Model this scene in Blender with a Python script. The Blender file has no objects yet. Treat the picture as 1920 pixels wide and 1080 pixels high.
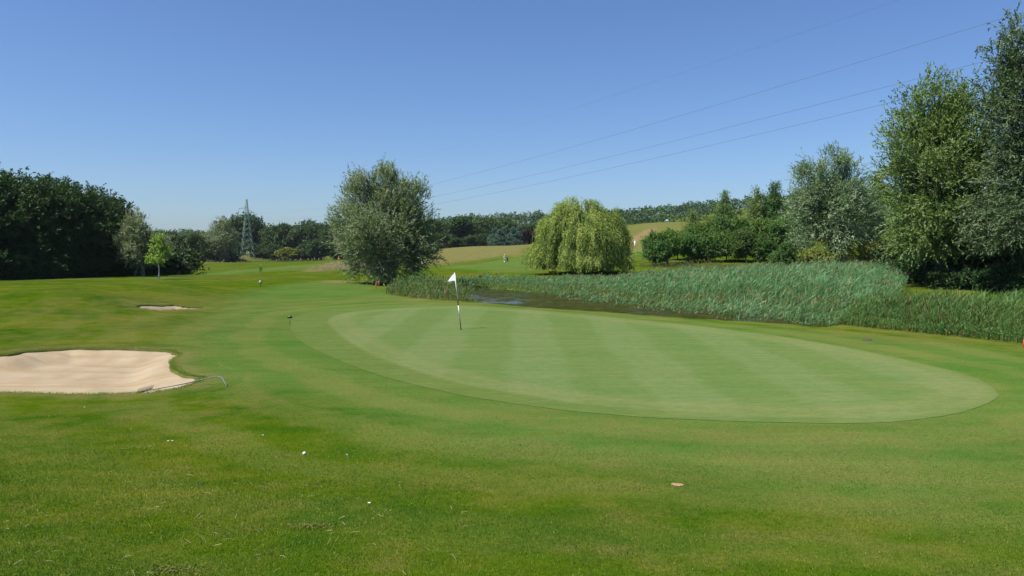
import bpy, math
import numpy as np
from mathutils import Vector

SC = bpy.context.scene
COL = SC.collection
RAD = math.radians

# ------------------------------------------------------------------ camera
CAMZ, FPX, HOR = 3.05, 1400.0, 462.0
PITCH = math.atan((540 - HOR) / FPX)
cam = bpy.data.cameras.new('camera'); camo = bpy.data.objects.new('camera', cam); COL.objects.link(camo)
cam.sensor_width = 36; cam.lens = 36 * FPX / 1920
cam.clip_start = 0.1; cam.clip_end = 9000
camo.location = (0, 0, CAMZ); camo.rotation_euler = (RAD(90) - PITCH, 0, 0)
SC.camera = camo

# ------------------------------------------------------------------ sky, sun, exposure
SUN = Vector((-1.0, -0.50, 1.75)).normalized()
W = bpy.data.worlds.new('World'); SC.world = W; W.use_nodes = True
wn = W.node_tree; wn.nodes.clear()
sky = wn.nodes.new('ShaderNodeTexSky'); sky.sky_type = 'NISHITA'; sky.sun_disc = False
sky.sun_elevation = math.asin(SUN.z); sky.sun_rotation = math.atan2(SUN.x, SUN.y)
sky.altitude = 0; sky.air_density = 1.0; sky.dust_density = 0.6; sky.ozone_density = 2.2
bg = wn.nodes.new('ShaderNodeBackground'); bg.inputs['Strength'].default_value = 0.0565
wo = wn.nodes.new('ShaderNodeOutputWorld')
wb = wn.nodes.new('ShaderNodeMix'); wb.data_type = 'RGBA'; wb.blend_type = 'MULTIPLY'; wb.inputs[0].default_value = 1
wb.inputs[7].default_value = (.80, 1.0, 1.34, 1); wn.links.new(sky.outputs[0], wb.inputs[6])
wn.links.new(wb.outputs[2], bg.inputs['Color']); wn.links.new(bg.outputs[0], wo.inputs['Surface'])
sl = bpy.data.lights.new('sun', 'SUN'); sl.energy = 4.6; sl.angle = RAD(0.53); sl.color = (1.0, 0.955, 0.88)
slo = bpy.data.objects.new('sun', sl); COL.objects.link(slo)
slo.rotation_euler = SUN.to_track_quat('Z', 'Y').to_euler(); slo.location = (-40, 0, 60)
vs = SC.view_settings; vs.view_transform = 'Standard'; vs.look = 'None'; vs.gamma = 1; vs.exposure = 0.80
vs.use_curve_mapping = False
cy = SC.cycles; cy.max_bounces = 6; cy.diffuse_bounces = 3; cy.glossy_bounces = 2; cy.transmission_bounces = 4
cy.use_denoising = True; cy.volume_bounces = 0; cy.caustics_reflective = False; cy.caustics_refractive = False

# ------------------------------------------------------------------ pixel -> direction
CP, SP = math.cos(PITCH), math.sin(PITCH)
def ray(px, py):
    cx, cyy = (px - 960) / FPX, (540 - py) / FPX
    return np.array([cx, CP + cyy * SP, cyy * CP - SP])
def P(px, py, Y):
    d = ray(px, py); return np.array([0, 0, CAMZ]) + d * (Y / d[1])
def XY(px, Y):
    return np.array([(px - 960) / FPX * Y, Y])
def PZ(px, py, z):
    d = ray(px, py); return (np.array([0, 0, CAMZ]) + d * ((z - CAMZ) / d[2]))

# ------------------------------------------------------------------ noise
def sn(x, y, seed, scale):
    r = np.random.default_rng(seed); out = 0
    for k in range(5):
        a = r.uniform(0, 6.283); f = r.uniform(.6, 1.7) / scale; ph = r.uniform(0, 6.283)
        out = out + np.sin((x * math.cos(a) + y * math.sin(a)) * f * 6.283 + ph)
    return out / 5

# ------------------------------------------------------------------ terrain heights
_cp = [P(*a) for a in [
    (0, 1080, 4.6), (960, 1080, 4.7), (1920, 1080, 4.9), (0, 900, 7.7), (960, 900, 8.2), (1920, 900, 8.5), (570, 850, 10.0),
    (0, 775, 13.0), (400, 775, 13.2), (0, 700, 17.4), (350, 700, 17.6), (0, 648, 21.6), (180, 645, 22.4), (330, 650, 22.4), (0, 600, 27), (200, 600, 28),
    (0, 560, 33), (0, 533, 43), (150, 562, 33), (250, 545, 42), (200, 533, 52), (420, 600, 31), (-200, 540, 40), (-200, 600, 26),
    (0, 530, 60), (130, 526, 68), (299, 524, 67), (250, 516, 86), (330, 513, 110), (400, 504, 160), (460, 496, 285),
    (640, 490, 285), (540, 492, 285), (487, 533, 58), (487, 514, 110), (600, 505, 125), (660, 493, 165), (330, 577, 37.5),
    (700, 560, 44), (700, 531, 62), (840, 502, 105), (945, 491, 180), (830, 497, 150), (870, 462, 232), (815, 470, 225),
    (985, 469, 246), (990, 492, 155), (1190, 503, 84), (1200, 472, 150), (1180, 432, 208), (1230, 416, 235), (1280, 418, 235), (1340, 412, 238),
    (1250, 498, 88), (1480, 511, 80), (1560, 492, 86), (1680, 492, 80), (1750, 543, 50), (1920, 548, 46), (1920, 482, 90)]]
_cw = [(0, 0, 1.4), (-3, 2, 1.35), (3, 2, 1.3), (-8, 27, .02), (-2, 27, 0), (5, 25, 0), (9, 16, 0), (3, 14, .02), (-3, 21, 0),
       (-4, 38, .05), (3, 35, 0), (10, 27, -.04), (14, 23, -.06), (18, 25, -.12), (-12, 28, .12)]
for px, Y, z in [(860, 62, -.35), (1000, 60, -.35), (1250, 50, -.4), (1400, 44, -.4), (1550, 40, -.3), (1700, 36, -.25), (1900, 32, -.15),
                 (1050, 78, .3), (1850, 28, -.15), (760, 55, -.1), (1600, 55, .1),
                 (870, 262, 1.0), (1230, 290, 8.5), (1100, 300, 6.5), (900, 330, 2.5), (600, 330, -3.5), (450, 340, -3), (370, 220, -1.6), (390, 300, 1.5),
                 (200, 110, -1), (0, 110, -1), (0, 200, 0), (200, 330, 0), (1500, 130, 6), (1900, 130, 4), (1500, 300, 16), (1900, 300, 16),
                 (900, 450, 5), (1200, 450, 11), (1500, 450, 20), (1900, 450, 22), (400, 450, -1), (0, 450, 0),
                 (800, 650, 17), (900, 650, 20), (1000, 650, 22.5), (1200, 650, 26.5), (1300, 650, 32), (1400, 650, 36), (1500, 650, 39), (1900, 650, 40),
                 (400, 650, 7), (0, 650, 7), (600, 650, 11), (900, 900, 14), (1500, 900, 26), (0, 900, 6), (-600, 200, 1), (2500, 200, 4), (-600, 700, 5), (2500, 700, 14),
                 (0, 3000, 0), (960, 3000, 0), (1900, 3000, 0)]:
    q = XY(px, Y); _cw.append((q[0], q[1], z))
CPT = np.array([tuple(p) for p in _cp] + _cw)
def _uv(x, y):
    y = np.maximum(y, 0); r = np.sqrt(x * x + y * y + 6.0); u = np.arctan2(x, np.sqrt(y * y + .5))
    return np.clip(u, -1.25, 1.25), np.log(r) * .9
_u, _v = _uv(CPT[:, 0], CPT[:, 1]); _C = .09
_K = np.sqrt((_u[:, None] - _u) ** 2 + (_v[:, None] - _v) ** 2 + _C * _C) - _C
_n = len(CPT); _A = np.zeros((_n + 1, _n + 1)); _A[:_n, :_n] = _K - np.eye(_n) * .0008; _A[:_n, _n] = 1; _A[_n, :_n] = 1
_wt = np.linalg.solve(_A, np.append(CPT[:, 2], 0))
def H0(x, y):
    x = np.asarray(x, float); y = np.asarray(y, float); sh = x.shape; x = x.ravel(); y = y.ravel()
    out = np.empty(len(x))
    for i in range(0, len(x), 40000):
        u, v = _uv(x[i:i + 40000], y[i:i + 40000])
        out[i:i + 40000] = (np.sqrt((u[:, None] - _u) ** 2 + (v[:, None] - _v) ** 2 + _C * _C) - _C) @ _wt[:_n] + _wt[_n]
    r = np.hypot(x, y)
    out += .035 * sn(x, y, 3, 9.) * np.clip((r - 3) / 10, 0, 1) * np.clip(1.3 - np.exp(-((x - 1) / 12) ** 2 - ((y - 26) / 13) ** 2) * 1.3, 0, 1)
    out += .012 * sn(x, y, 8, 1.7) * np.clip(1 - (r - 9) / 10, 0, 1)
    for mx, my, am, sx, sy in ((-22.5, 34, .42, 5.5, 3.2), (-28, 50, .30, 7, 5), (-15.5, 30, -.12, 3, 4), (-13, 46, -.15, 5, 4)):
        out += am * np.exp(-((x - mx) / sx) ** 2 - ((y - my) / sy) ** 2)
    return out.reshape(sh)
def sdist(poly, x, y):
    """signed distance to polygon, negative inside"""
    x = np.asarray(x, float); y = np.asarray(y, float); d = np.full(x.shape, 1e9); ins = np.zeros(x.shape, bool)
    n = len(poly)
    for i in range(n):
        a, b = poly[i], poly[(i + 1) % n]; e = b - a; L = max((e * e).sum(), 1e-12)
        t = np.clip(((x - a[0]) * e[0] + (y - a[1]) * e[1]) / L, 0, 1)
        d = np.minimum(d, np.hypot(x - a[0] - t * e[0], y - a[1] - t * e[1]))
        if abs(e[1]) > 1e-12:
            c = ((a[1] > y) != (b[1] > y)) & (x < e[0] * (y - a[1]) / e[1] + a[0]); ins ^= c
    return np.where(ins, -d, d)
def smooth(poly, n=160):
    """closed Catmull-Rom resample"""
    p = np.asarray(poly, float)[:, :2]; m = len(p); t = np.linspace(0, m, n, endpoint=False); i = t.astype(int); f = (t - i)[:, None]
    a, b, c, d = p[(i - 1) % m], p[i % m], p[(i + 1) % m], p[(i + 2) % m]
    return .5 * (2 * b + (c - a) * f + (2 * a - 5 * b + 4 * c - d) * f ** 2 + (3 * b - a - 3 * c + d) * f ** 3)
def sst(a, b, x):
    t = np.clip((x - a) / (b - a), 0, 1); return t * t * (3 - 2 * t)
def march(Hf, px, py):
    d = ray(px, py); t = np.geomspace(2, 1500, 700); z = CAMZ + d[2] * t - Hf(d[0] * t, d[1] * t)
    k = np.argmax(z < 0)
    if z[k] >= 0: k = len(t) - 1
    tt = t[k - 1] + (t[k] - t[k - 1]) * z[k - 1] / (z[k - 1] - z[k] + 1e-9)
    return np.array([0, 0, CAMZ]) + d * tt
WATER = -.46
POND = smooth([PZ(px, py, -.02)[:2] for px, py in [(868, 561), (905, 567), (1000, 576), (1110, 581), (1300, 592), (1480, 602), (1545, 606)]] +
              [PZ(px, py, WATER)[:2] for px, py in [(1610, 601), (1480, 588), (1400, 578), (1250, 568), (1100, 552), (1000, 547), (905, 541), (872, 546)]], 140)
BUNKER_PX = [[(-330, 700), (-120, 668), (0, 664), (60, 657), (140, 652), (230, 653), (310, 657), (333, 664), (320, 681), (322, 691), (345, 702), (371, 707), (366, 716), (330, 728), (265, 736), (150, 737), (0, 734), (-150, 730), (-300, 722)],
             [(256, 574), (285, 571.5), (320, 571.5), (348, 575), (378, 577), (350, 580), (310, 581.5), (270, 579)]]
BUNK = [smooth([march(H0, *q)[:2] for q in B], 220) for B in BUNKER_PX]
for b in BUNK:  # ragged turf edge
    k = np.arange(len(b)); c = b.mean(0); g = (b - c); g /= np.linalg.norm(g, axis=1)[:, None]
    r = np.random.default_rng(4); nz = np.convolve(r.normal(0, 1, len(b) + 4), np.ones(5) / 5, 'valid') * .09
    b += g * nz[:len(b), None]
PONDBB = (POND[:, 0].min() - 6, POND[:, 0].max() + 6, POND[:, 1].min() - 6, POND[:, 1].max() + 6)
def near(bb, x, y): return (x > bb[0]) & (x < bb[1]) & (y > bb[2]) & (y < bb[3])
def H1(x, y):
    x = np.asarray(x, float); y = np.asarray(y, float); z = H0(x, y); m = near(PONDBB, x, y)
    if m.any():
        s = sdist(POND, x[m], y[m]); zz = z[m]
        w = 1 - sst(-1.2, .25, s); z[m] = zz * (1 - w) + w * (WATER - .75)
    return z
def bowl(i, x, y, s):
    """sand surface height inside bunker i"""
    dep = (.26, .16)[i]
    return H0(x, y) - .06 - dep * sst(0, (1.1, .8)[i], -s) + .012 * sn(x, y, 21, .9) + .008 * sn(x, y, 22, 2.3)
BBB = [(b[:, 0].min() - 1.5, b[:, 0].max() + 1.5, b[:, 1].min() - 1.5, b[:, 1].max() + 1.5) for b in BUNK]
def H(x, y):
    x = np.atleast_1d(np.asarray(x, float)); y = np.atleast_1d(np.asarray(y, float)); z = H1(x, y)
    for i, b in enumerate(BUNK):
        m = near(BBB[i], x, y)
        if m.any():
            s = sdist(b, x[m], y[m]); z[m] = z[m] - 1.0 * (1 - sst(.12, .42, s))
    return z
def hz(x, y): return float(H1(np.array([x]), np.array([y]))[0])
def G(px, py): return march(H1, px, py)

# ------------------------------------------------------------------ mesh helpers
def mk(name, V, quads=None, tris=None, mat=None, parent=None, attrs=None, smooth_=False, loc=None):
    V = np.asarray(V, np.float32); me = bpy.data.meshes.new(name)
    quads = np.zeros((0, 4), np.int32) if quads is None else np.asarray(quads, np.int32).reshape(-1, 4)
    tris = np.zeros((0, 3), np.int32) if tris is None else np.asarray(tris, np.int32).reshape(-1, 3)
    lo = np.concatenate([quads.ravel(), tris.ravel()]); nq, nt = len(quads), len(tris)
    me.vertices.add(len(V)); me.vertices.foreach_set('co', V.ravel())
    me.loops.add(len(lo)); me.loops.foreach_set('vertex_index', lo)
    me.polygons.add(nq + nt)
    st = np.concatenate([np.arange(nq) * 4, nq * 4 + np.arange(nt) * 3]).astype(np.int32)
    me.polygons.foreach_set('loop_start', st)
    me.polygons.foreach_set('loop_total', np.concatenate([np.full(nq, 4), np.full(nt, 3)]).astype(np.int32))
    if smooth_: me.polygons.foreach_set('use_smooth', np.ones(nq + nt, bool))
    for an, (dom, arr) in (attrs or {}).items():
        arr = np.asarray(arr, np.float32)
        if arr.ndim == 1:
            a = me.attributes.new(an, 'FLOAT', dom); a.data.foreach_set('value', arr)
        else:
            a = me.attributes.new(an, 'FLOAT_COLOR', dom); a.data.foreach_set('color', np.c_[arr, np.ones(len(arr))].astype(np.float32).ravel())
    me.update(); me.validate()
    if mat: me.materials.append(mat)
    o = bpy.data.objects.new(name, me); COL.objects.link(o)
    if parent: o.parent = parent
    if loc is not None: o.location = loc
    return o
def empty(name, loc, rz=0, sc=1):
    o = bpy.data.objects.new(name, None); COL.objects.link(o); o.location = loc; o.rotation_euler = (0, 0, rz)
    o.scale = (sc, sc, sc) if not hasattr(sc, '__len__') else sc; o.empty_display_size = .3; return o
def tag(o, label=None, cat=None, group=None, kind=None):
    if label: o['label'] = label
    if cat: o['category'] = cat
    if group: o['group'] = group
    if kind: o['kind'] = kind
    return o
class MB:
    """collects tubes, boxes and free pieces into one mesh"""
    def __init__(s): s.V = []; s.Q = []; s.T = []; s.n = 0
    def add(s, V, q=None, t=None):
        V = np.asarray(V, float); s.V.append(V)
        if q is not None and len(q): s.Q.append(np.asarray(q) + s.n)
        if t is not None and len(t): s.T.append(np.asarray(t) + s.n)
        s.n += len(V)
    def tube(s, path, rad, sides=6, cap=True):
        p = np.asarray(path, float); n = len(p); rad = np.broadcast_to(np.asarray(rad, float), (n,))
        tg = np.gradient(p, axis=0); tg /= np.linalg.norm(tg, axis=1)[:, None] + 1e-9
        ref = np.array([0, 0, 1.]) if abs(tg[:, 2]).mean() < .8 else np.array([1., 0, 0])
        a = np.cross(tg, ref); a /= np.linalg.norm(a, axis=1)[:, None] + 1e-9; b = np.cross(tg, a)
        th = np.arange(sides) / sides * 6.2832
        V = p[:, None] + rad[:, None, None] * (np.cos(th)[None, :, None] * a[:, None] + np.sin(th)[None, :, None] * b[:, None])
        i = np.arange(n - 1)[:, None] * sides; j = np.arange(sides); k = (j + 1) % sides
        q = np.stack([i + j, i + k, i + sides + k, i + sides + j], -1).reshape(-1, 4)
        t = []
        if cap:
            t = [(0, k_ + 1, k_) for k_ in range(1, sides - 1)] + [((n - 1) * sides, (n - 1) * sides + k_, (n - 1) * sides + k_ + 1) for k_ in range(1, sides - 1)]
        s.add(V.reshape(-1, 3), q, t)
    def box(s, c, size, rz=0):
        c = np.asarray(c, float); h = np.asarray(size, float) / 2
        v = np.array([(x, y, z) for x in (-1, 1) for y in (-1, 1) for z in (-1, 1)]) * h
        v = np.c_[v[:, 0] * math.cos(rz) - v[:, 1] * math.sin(rz), v[:, 0] * math.sin(rz) + v[:, 1] * math.cos(rz), v[:, 2]] + c
        s.add(v, [(0, 1, 3, 2), (4, 6, 7, 5), (0, 4, 5, 1), (2, 3, 7, 6), (0, 2, 6, 4), (1, 5, 7, 3)])
    def lathe(s, c, prof, sides=12):
        """prof: (radius, z) list"""
        p = np.asarray(prof, float); th = np.arange(sides) / sides * 6.2832; n = len(p)
        V = np.stack([p[:, 0:1] * np.cos(th), p[:, 0:1] * np.sin(th), np.repeat(p[:, 1:2], sides, 1)], -1).reshape(-1, 3) + np.asarray(c, float)
        i = np.arange(n - 1)[:, None] * sides; j = np.arange(sides); k = (j + 1) % sides
        s.add(V, np.stack([i + j, i + k, i + sides + k, i + sides + j], -1).reshape(-1, 4))
    def build(s, name, mat, parent=None, **kw):
        return mk(name, np.concatenate(s.V), np.concatenate(s.Q) if s.Q else None, np.concatenate(s.T) if s.T else None, mat, parent, **kw)

# ------------------------------------------------------------------ materials
def newmat(name):
    m = bpy.data.materials.new(name); m.use_nodes = True; nt = m.node_tree; nt.nodes.clear(); return m, nt
def nd(nt, typ, **kw):
    n = nt.nodes.new(typ)
    for k, v in kw.items():
        if k.startswith('i_'): n.inputs[k[2:].replace('_', ' ')].default_value = v
        else: setattr(n, k, v)
    return n
def ramp(nt, stops, fac=None, interp='LINEAR'):
    r = nt.nodes.new('ShaderNodeValToRGB'); r.color_ramp.interpolation = interp; e = r.color_ramp.elements
    while len(e) < len(stops): e.new(.5)
    for k, (p, c) in enumerate(stops): e[k].position = p; e[k].color = (*c, 1) if len(c) == 3 else c
    if fac is not None: nt.links.new(fac, r.inputs[0])
    return r
def noise(nt, vec, scale, detail=4, rough=.55):
    n = nd(nt, 'ShaderNodeTexNoise'); n.inputs['Scale'].default_value = scale; n.inputs['Detail'].default_value = detail; n.inputs['Roughness'].default_value = rough
    nt.links.new(vec, n.inputs['Vector']); return n
def mixc(nt, fac, a, b, mode='MIX'):
    m = nt.nodes.new('ShaderNodeMix'); m.data_type = 'RGBA'; m.blend_type = mode
    for s, i in ((fac, 0), (a, 6), (b, 7)):
        if isinstance(s, (int, float)): m.inputs[i].default_value = s
        elif isinstance(s, tuple): m.inputs[i].default_value = (*s, 1)
        else: nt.links.new(s, m.inputs[i])
    return m.outputs[2]
def mathn(nt, op, a, b=None, c=None, clamp=False):
    m = nt.nodes.new('ShaderNodeMath'); m.operation = op; m.use_clamp = clamp
    for i, s in enumerate((a, b, c)):
        if s is None: continue
        if isinstance(s, (int, float)): m.inputs[i].default_value = s
        else: nt.links.new(s, m.inputs[i])
    return m.outputs[0]
def plain(name, col, rough=.6, metal=0, var=.12, scale=6., bump=0):
    m, nt = newmat(name); tc = nd(nt, 'ShaderNodeTexCoord'); n = noise(nt, tc.outputs['Object'], scale)
    r = ramp(nt, [(.3, tuple(c * (1 - var) for c in col)), (.7, tuple(min(1, c * (1 + var)) for c in col))], n.outputs['Fac'])
    p = nd(nt, 'ShaderNodeBsdfPrincipled'); p.inputs['Roughness'].default_value = rough; p.inputs['Metallic'].default_value = metal
    nt.links.new(r.outputs[0], p.inputs['Base Color'])
    if bump:
        b = nd(nt, 'ShaderNodeBump'); b.inputs['Strength'].default_value = bump; nt.links.new(n.outputs['Fac'], b.inputs['Height']); nt.links.new(b.outputs[0], p.inputs['Normal'])
    o = nd(nt, 'ShaderNodeOutputMaterial'); nt.links.new(p.outputs[0], o.inputs[0]); return m
def leafmat(name, stops, trans=.3, gloss=.018, rough=.6, ovar=.25):
    """leaf colour from a per-leaf random value; thin leaves pass some light"""
    m, nt = newmat(name); at = nd(nt, 'ShaderNodeAttribute', attribute_name='v')
    r = ramp(nt, [(p, tuple(c * .74 for c in cc)) for p, cc in stops], at.outputs['Fac'])
    oi = nd(nt, 'ShaderNodeObjectInfo')
    hs = nd(nt, 'ShaderNodeHueSaturation'); nt.links.new(r.outputs[0], hs.inputs['Color'])
    nt.links.new(mathn(nt, 'MULTIPLY_ADD', oi.outputs['Random'], ovar, 1 - ovar / 2), hs.inputs['Value'])
    nt.links.new(mathn(nt, 'MULTIPLY_ADD', oi.outputs['Random'], .03, .485), hs.inputs['Hue'])
    d = nd(nt, 'ShaderNodeBsdfDiffuse'); t = nd(nt, 'ShaderNodeBsdfTranslucent'); g = nd(nt, 'ShaderNodeBsdfGlossy'); g.inputs['Roughness'].default_value = rough
    nt.links.new(hs.outputs[0], d.inputs['Color'])
    nt.links.new(mixc(nt, 1.0, hs.outputs[0], (1.0, 1.15, .55), 'MULTIPLY'), t.inputs['Color'])
    g.inputs['Color'].default_value = (1, 1, 1, 1)
    m1 = nd(nt, 'ShaderNodeMixShader'); m1.inputs[0].default_value = trans; nt.links.new(d.outputs[0], m1.inputs[1]); nt.links.new(t.outputs[0], m1.inputs[2])
    m2 = nd(nt, 'ShaderNodeMixShader'); m2.inputs[0].default_value = gloss; nt.links.new(m1.outputs[0], m2.inputs[1]); nt.links.new(g.outputs[0], m2.inputs[2])
    o = nd(nt, 'ShaderNodeOutputMaterial'); nt.links.new(m2.outputs[0], o.inputs[0]); return m

def turfmat():
    m, nt = newmat('turf'); L = nt.links
    geo = nd(nt, 'ShaderNodeNewGeometry'); pos = geo.outputs['Position']
    at = nd(nt, 'ShaderNodeAttribute', attribute_name='mask'); sp = nd(nt, 'ShaderNodeSeparateColor'); L.new(at.outputs['Color'], sp.inputs[0])
    n1 = noise(nt, pos, .35, 5, .6); n2 = noise(nt, pos, 1.6, 5, .65); n3 = noise(nt, pos, 22, 4, .7); n4 = noise(nt, pos, .09, 3, .5); n5 = noise(nt, pos, 95, 2, .6)
    mp = nd(nt, 'ShaderNodeMapping'); mp.inputs['Scale'].default_value = (.5, 3.0, 1); mp.inputs['Rotation'].default_value = (0, 0, RAD(12)); L.new(pos, mp.inputs['Vector'])
    ns = noise(nt, mp.outputs[0], .55, 4, .6)      # mower drift, drawn out sideways
    rough_c = ramp(nt, [(.32, (.032, .086, .003)), (.46, (.066, .116, .004)), (.58, (.098, .136, .005)), (.70, (.165, .150, .022))], n2.outputs['Fac'])
    rough2 = ramp(nt, [(.38, (.024, .090, .007)), (.52, (.072, .124, .005)), (.64, (.122, .146, .006))], n1.outputs['Fac'])
    rough = mixc(nt, .55, rough_c.outputs[0], rough2.outputs[0])
    fair_c = ramp(nt, [(.30, (.060, .138, .021)), (.50, (.088, .170, .031)), (.72, (.126, .186, .048))], ns.outputs['Fac'])
    fair2 = ramp(nt, [(.36, (.058, .138, .022)), (.64, (.124, .170, .034))], n1.outputs['Fac'])
    fair = mixc(nt, .5, fair_c.outputs[0], fair2.outputs[0])
    fm = mathn(nt, 'ADD', sp.outputs[0], mathn(nt, 'MULTIPLY_ADD', n1.outputs['Fac'], .5, -.25), clamp=True)
    c = mixc(nt, fm, rough, fair)
    dry = ramp(nt, [(.35, (.150, .150, .045)), (.55, (.205, .180, .072)), (.7, (.250, .205, .100))], n2.outputs['Fac'])
    dm = mathn(nt, 'MULTIPLY', sp.outputs[1], mathn(nt, 'MULTIPLY_ADD', n1.outputs['Fac'], 1.4, .45, True), clamp=True)
    c = mixc(nt, dm, c, dry.outputs[0])
    gd = nd(nt, 'ShaderNodeAttribute', attribute_name='gd'); nb = noise(nt, pos, .22, 3, .5)
    gdn = mathn(nt, 'ADD', gd.outputs['Fac'], mathn(nt, 'MULTIPLY', nb.outputs['Fac'], 2.6))
    bw = mathn(nt, 'MULTIPLY_ADD', mathn(nt, 'SINE', mathn(nt, 'MULTIPLY', gdn, 6.2832 / 2.1)), 1.3, .5, True)
    bf = mathn(nt, 'MULTIPLY', bw, mathn(nt, 'MULTIPLY', mathn(nt, 'MULTIPLY_ADD', gd.outputs['Fac'], -.09, 1.15, True), mathn(nt, 'MULTIPLY_ADD', n1.outputs['Fac'], 1.4, -.1, True)))
    c = mixc(nt, mathn(nt, 'MULTIPLY', bf, .85), c, mixc(nt, .75, c, (.170, .192, .050)))
    # scattered straw-coloured spots in the sward
    spot = ramp(nt, [(.55, (0, 0, 0)), (.70, (1, 1, 1))], mathn(nt, 'MULTIPLY', mathn(nt, 'ADD', n2.outputs['Fac'], n4.outputs['Fac']), .6))
    c = mixc(nt, mathn(nt, 'MULTIPLY', spot.outputs[0], .35), c, (.17, .145, .05))
    earth = ramp(nt, [(.3, (.24, .155, .085)), (.7, (.34, .23, .14))], n3.outputs['Fac'])
    c = mixc(nt, sp.outputs[2], c, earth.outputs[0])
    fine = ramp(nt, [(.28, (.62, .62, .62)), (.72, (1.36, 1.36, 1.30))], n3.outputs['Fac'])
    fine2 = ramp(nt, [(.3, (.70, .70, .70)), (.7, (1.28, 1.28, 1.28))], n5.outputs['Fac'])
    c = mixc(nt, .8, c, fine.outputs[0], 'MULTIPLY'); c = mixc(nt, .8, c, fine2.outputs[0], 'MULTIPLY')
    c = mixc(nt, 1.0, c, (.74, .74, .74), 'MULTIPLY')
    p = nd(nt, 'ShaderNodeBsdfDiffuse'); p.inputs['Roughness'].default_value = .3; L.new(c, p.inputs['Color'])
    b = nd(nt, 'ShaderNodeBump'); b.inputs['Strength'].default_value = .55; b.inputs['Distance'].default_value = .03
    L.new(mathn(nt, 'ADD', n3.outputs['Fac'], mathn(nt, 'MULTIPLY', n5.outputs['Fac'], .6)), b.inputs['Height']); L.new(b.outputs[0], p.inputs['Normal'])
    o = nd(nt, 'ShaderNodeOutputMaterial'); L.new(p.outputs[0], o.inputs[0]); return m
def greenmat():
    m, nt = newmat('putting_turf'); L = nt.links
    geo = nd(nt, 'ShaderNodeNewGeometry'); pos = geo.outputs['Position']
    at = nd(nt, 'ShaderNodeAttribute', attribute_name='mask'); sp = nd(nt, 'ShaderNodeSeparateColor'); L.new(at.outputs['Color'], sp.inputs[0])
    mp = nd(nt, 'ShaderNodeMapping'); mp.inputs['Rotation'].default_value = (0, 0, RAD(1)); L.new(pos, mp.inputs['Vector'])
    nw = noise(nt, pos, .25, 3); sx = nd(nt, 'ShaderNodeSeparateXYZ'); L.new(mp.outputs[0], sx.inputs[0])
    xx = mathn(nt, 'ADD', sx.outputs[0], mathn(nt, 'MULTIPLY', nw.outputs['Fac'], .9))
    st = mathn(nt, 'SINE', mathn(nt, 'MULTIPLY', xx, 6.2832 / 3.0))
    st = mathn(nt, 'MULTIPLY_ADD', st, 1.6, .5, True)
    mp2 = nd(nt, 'ShaderNodeMapping'); mp2.inputs['Scale'].default_value = (.35, 2.4, 1); L.new(pos, mp2.inputs['Vector'])
    ns = noise(nt, mp2.outputs[0], .8, 5, .65); n1 = noise(nt, pos, .3, 4); n3 = noise(nt, pos, 30, 3, .7)
    a = ramp(nt, [(.3, (.100, .171, .047)), (.7, (.142, .194, .064))], ns.outputs['Fac'])
    b_ = ramp(nt, [(.3, (.117, .186, .059)), (.7, (.164, .208, .079))], ns.outputs['Fac'])
    c = mixc(nt, st, a.outputs[0], b_.outputs[0])
    c = mixc(nt, mathn(nt, 'MULTIPLY', ramp(nt, [(.52, (0, 0, 0)), (.75, (1, 1, 1))], n1.outputs['Fac']).outputs[0], .35), c, (.185, .195, .072))
    c = mixc(nt, mathn(nt, 'MULTIPLY', sp.outputs[0], .7), c, (.215, .222, .088))
    c = mixc(nt, mathn(nt, 'MULTIPLY', sp.outputs[1], .8), c, ramp(nt, [(.3, (.086, .148, .030)), (.7, (.136, .174, .046))], ns.outputs['Fac']).outputs[0])
    c = mixc(nt, .6, c, ramp(nt, [(.25, (.72, .72, .72)), (.75, (1.28, 1.28, 1.28))], n3.outputs['Fac']).outputs[0], 'MULTIPLY')
    mp3 = nd(nt, 'ShaderNodeMapping'); mp3.inputs['Scale'].default_value = (1.2, 3.2, 1); L.new(pos, mp3.inputs['Vector']); n6 = noise(nt, mp3.outputs[0], 2.6, 6, .75)
    c = mixc(nt, .8, c, ramp(nt, [(.3, (.70, .76, .62)), (.7, (1.17, 1.12, 1.16))], n6.outputs['Fac']).outputs[0], 'MULTIPLY')
    c = mixc(nt, 1.0, c, (.74, .74, .74), 'MULTIPLY')
    p = nd(nt, 'ShaderNodeBsdfDiffuse'); p.inputs['Roughness'].default_value = .3; L.new(c, p.inputs['Color'])
    o = nd(nt, 'ShaderNodeOutputMaterial'); L.new(p.outputs[0], o.inputs[0]); return m
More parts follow.
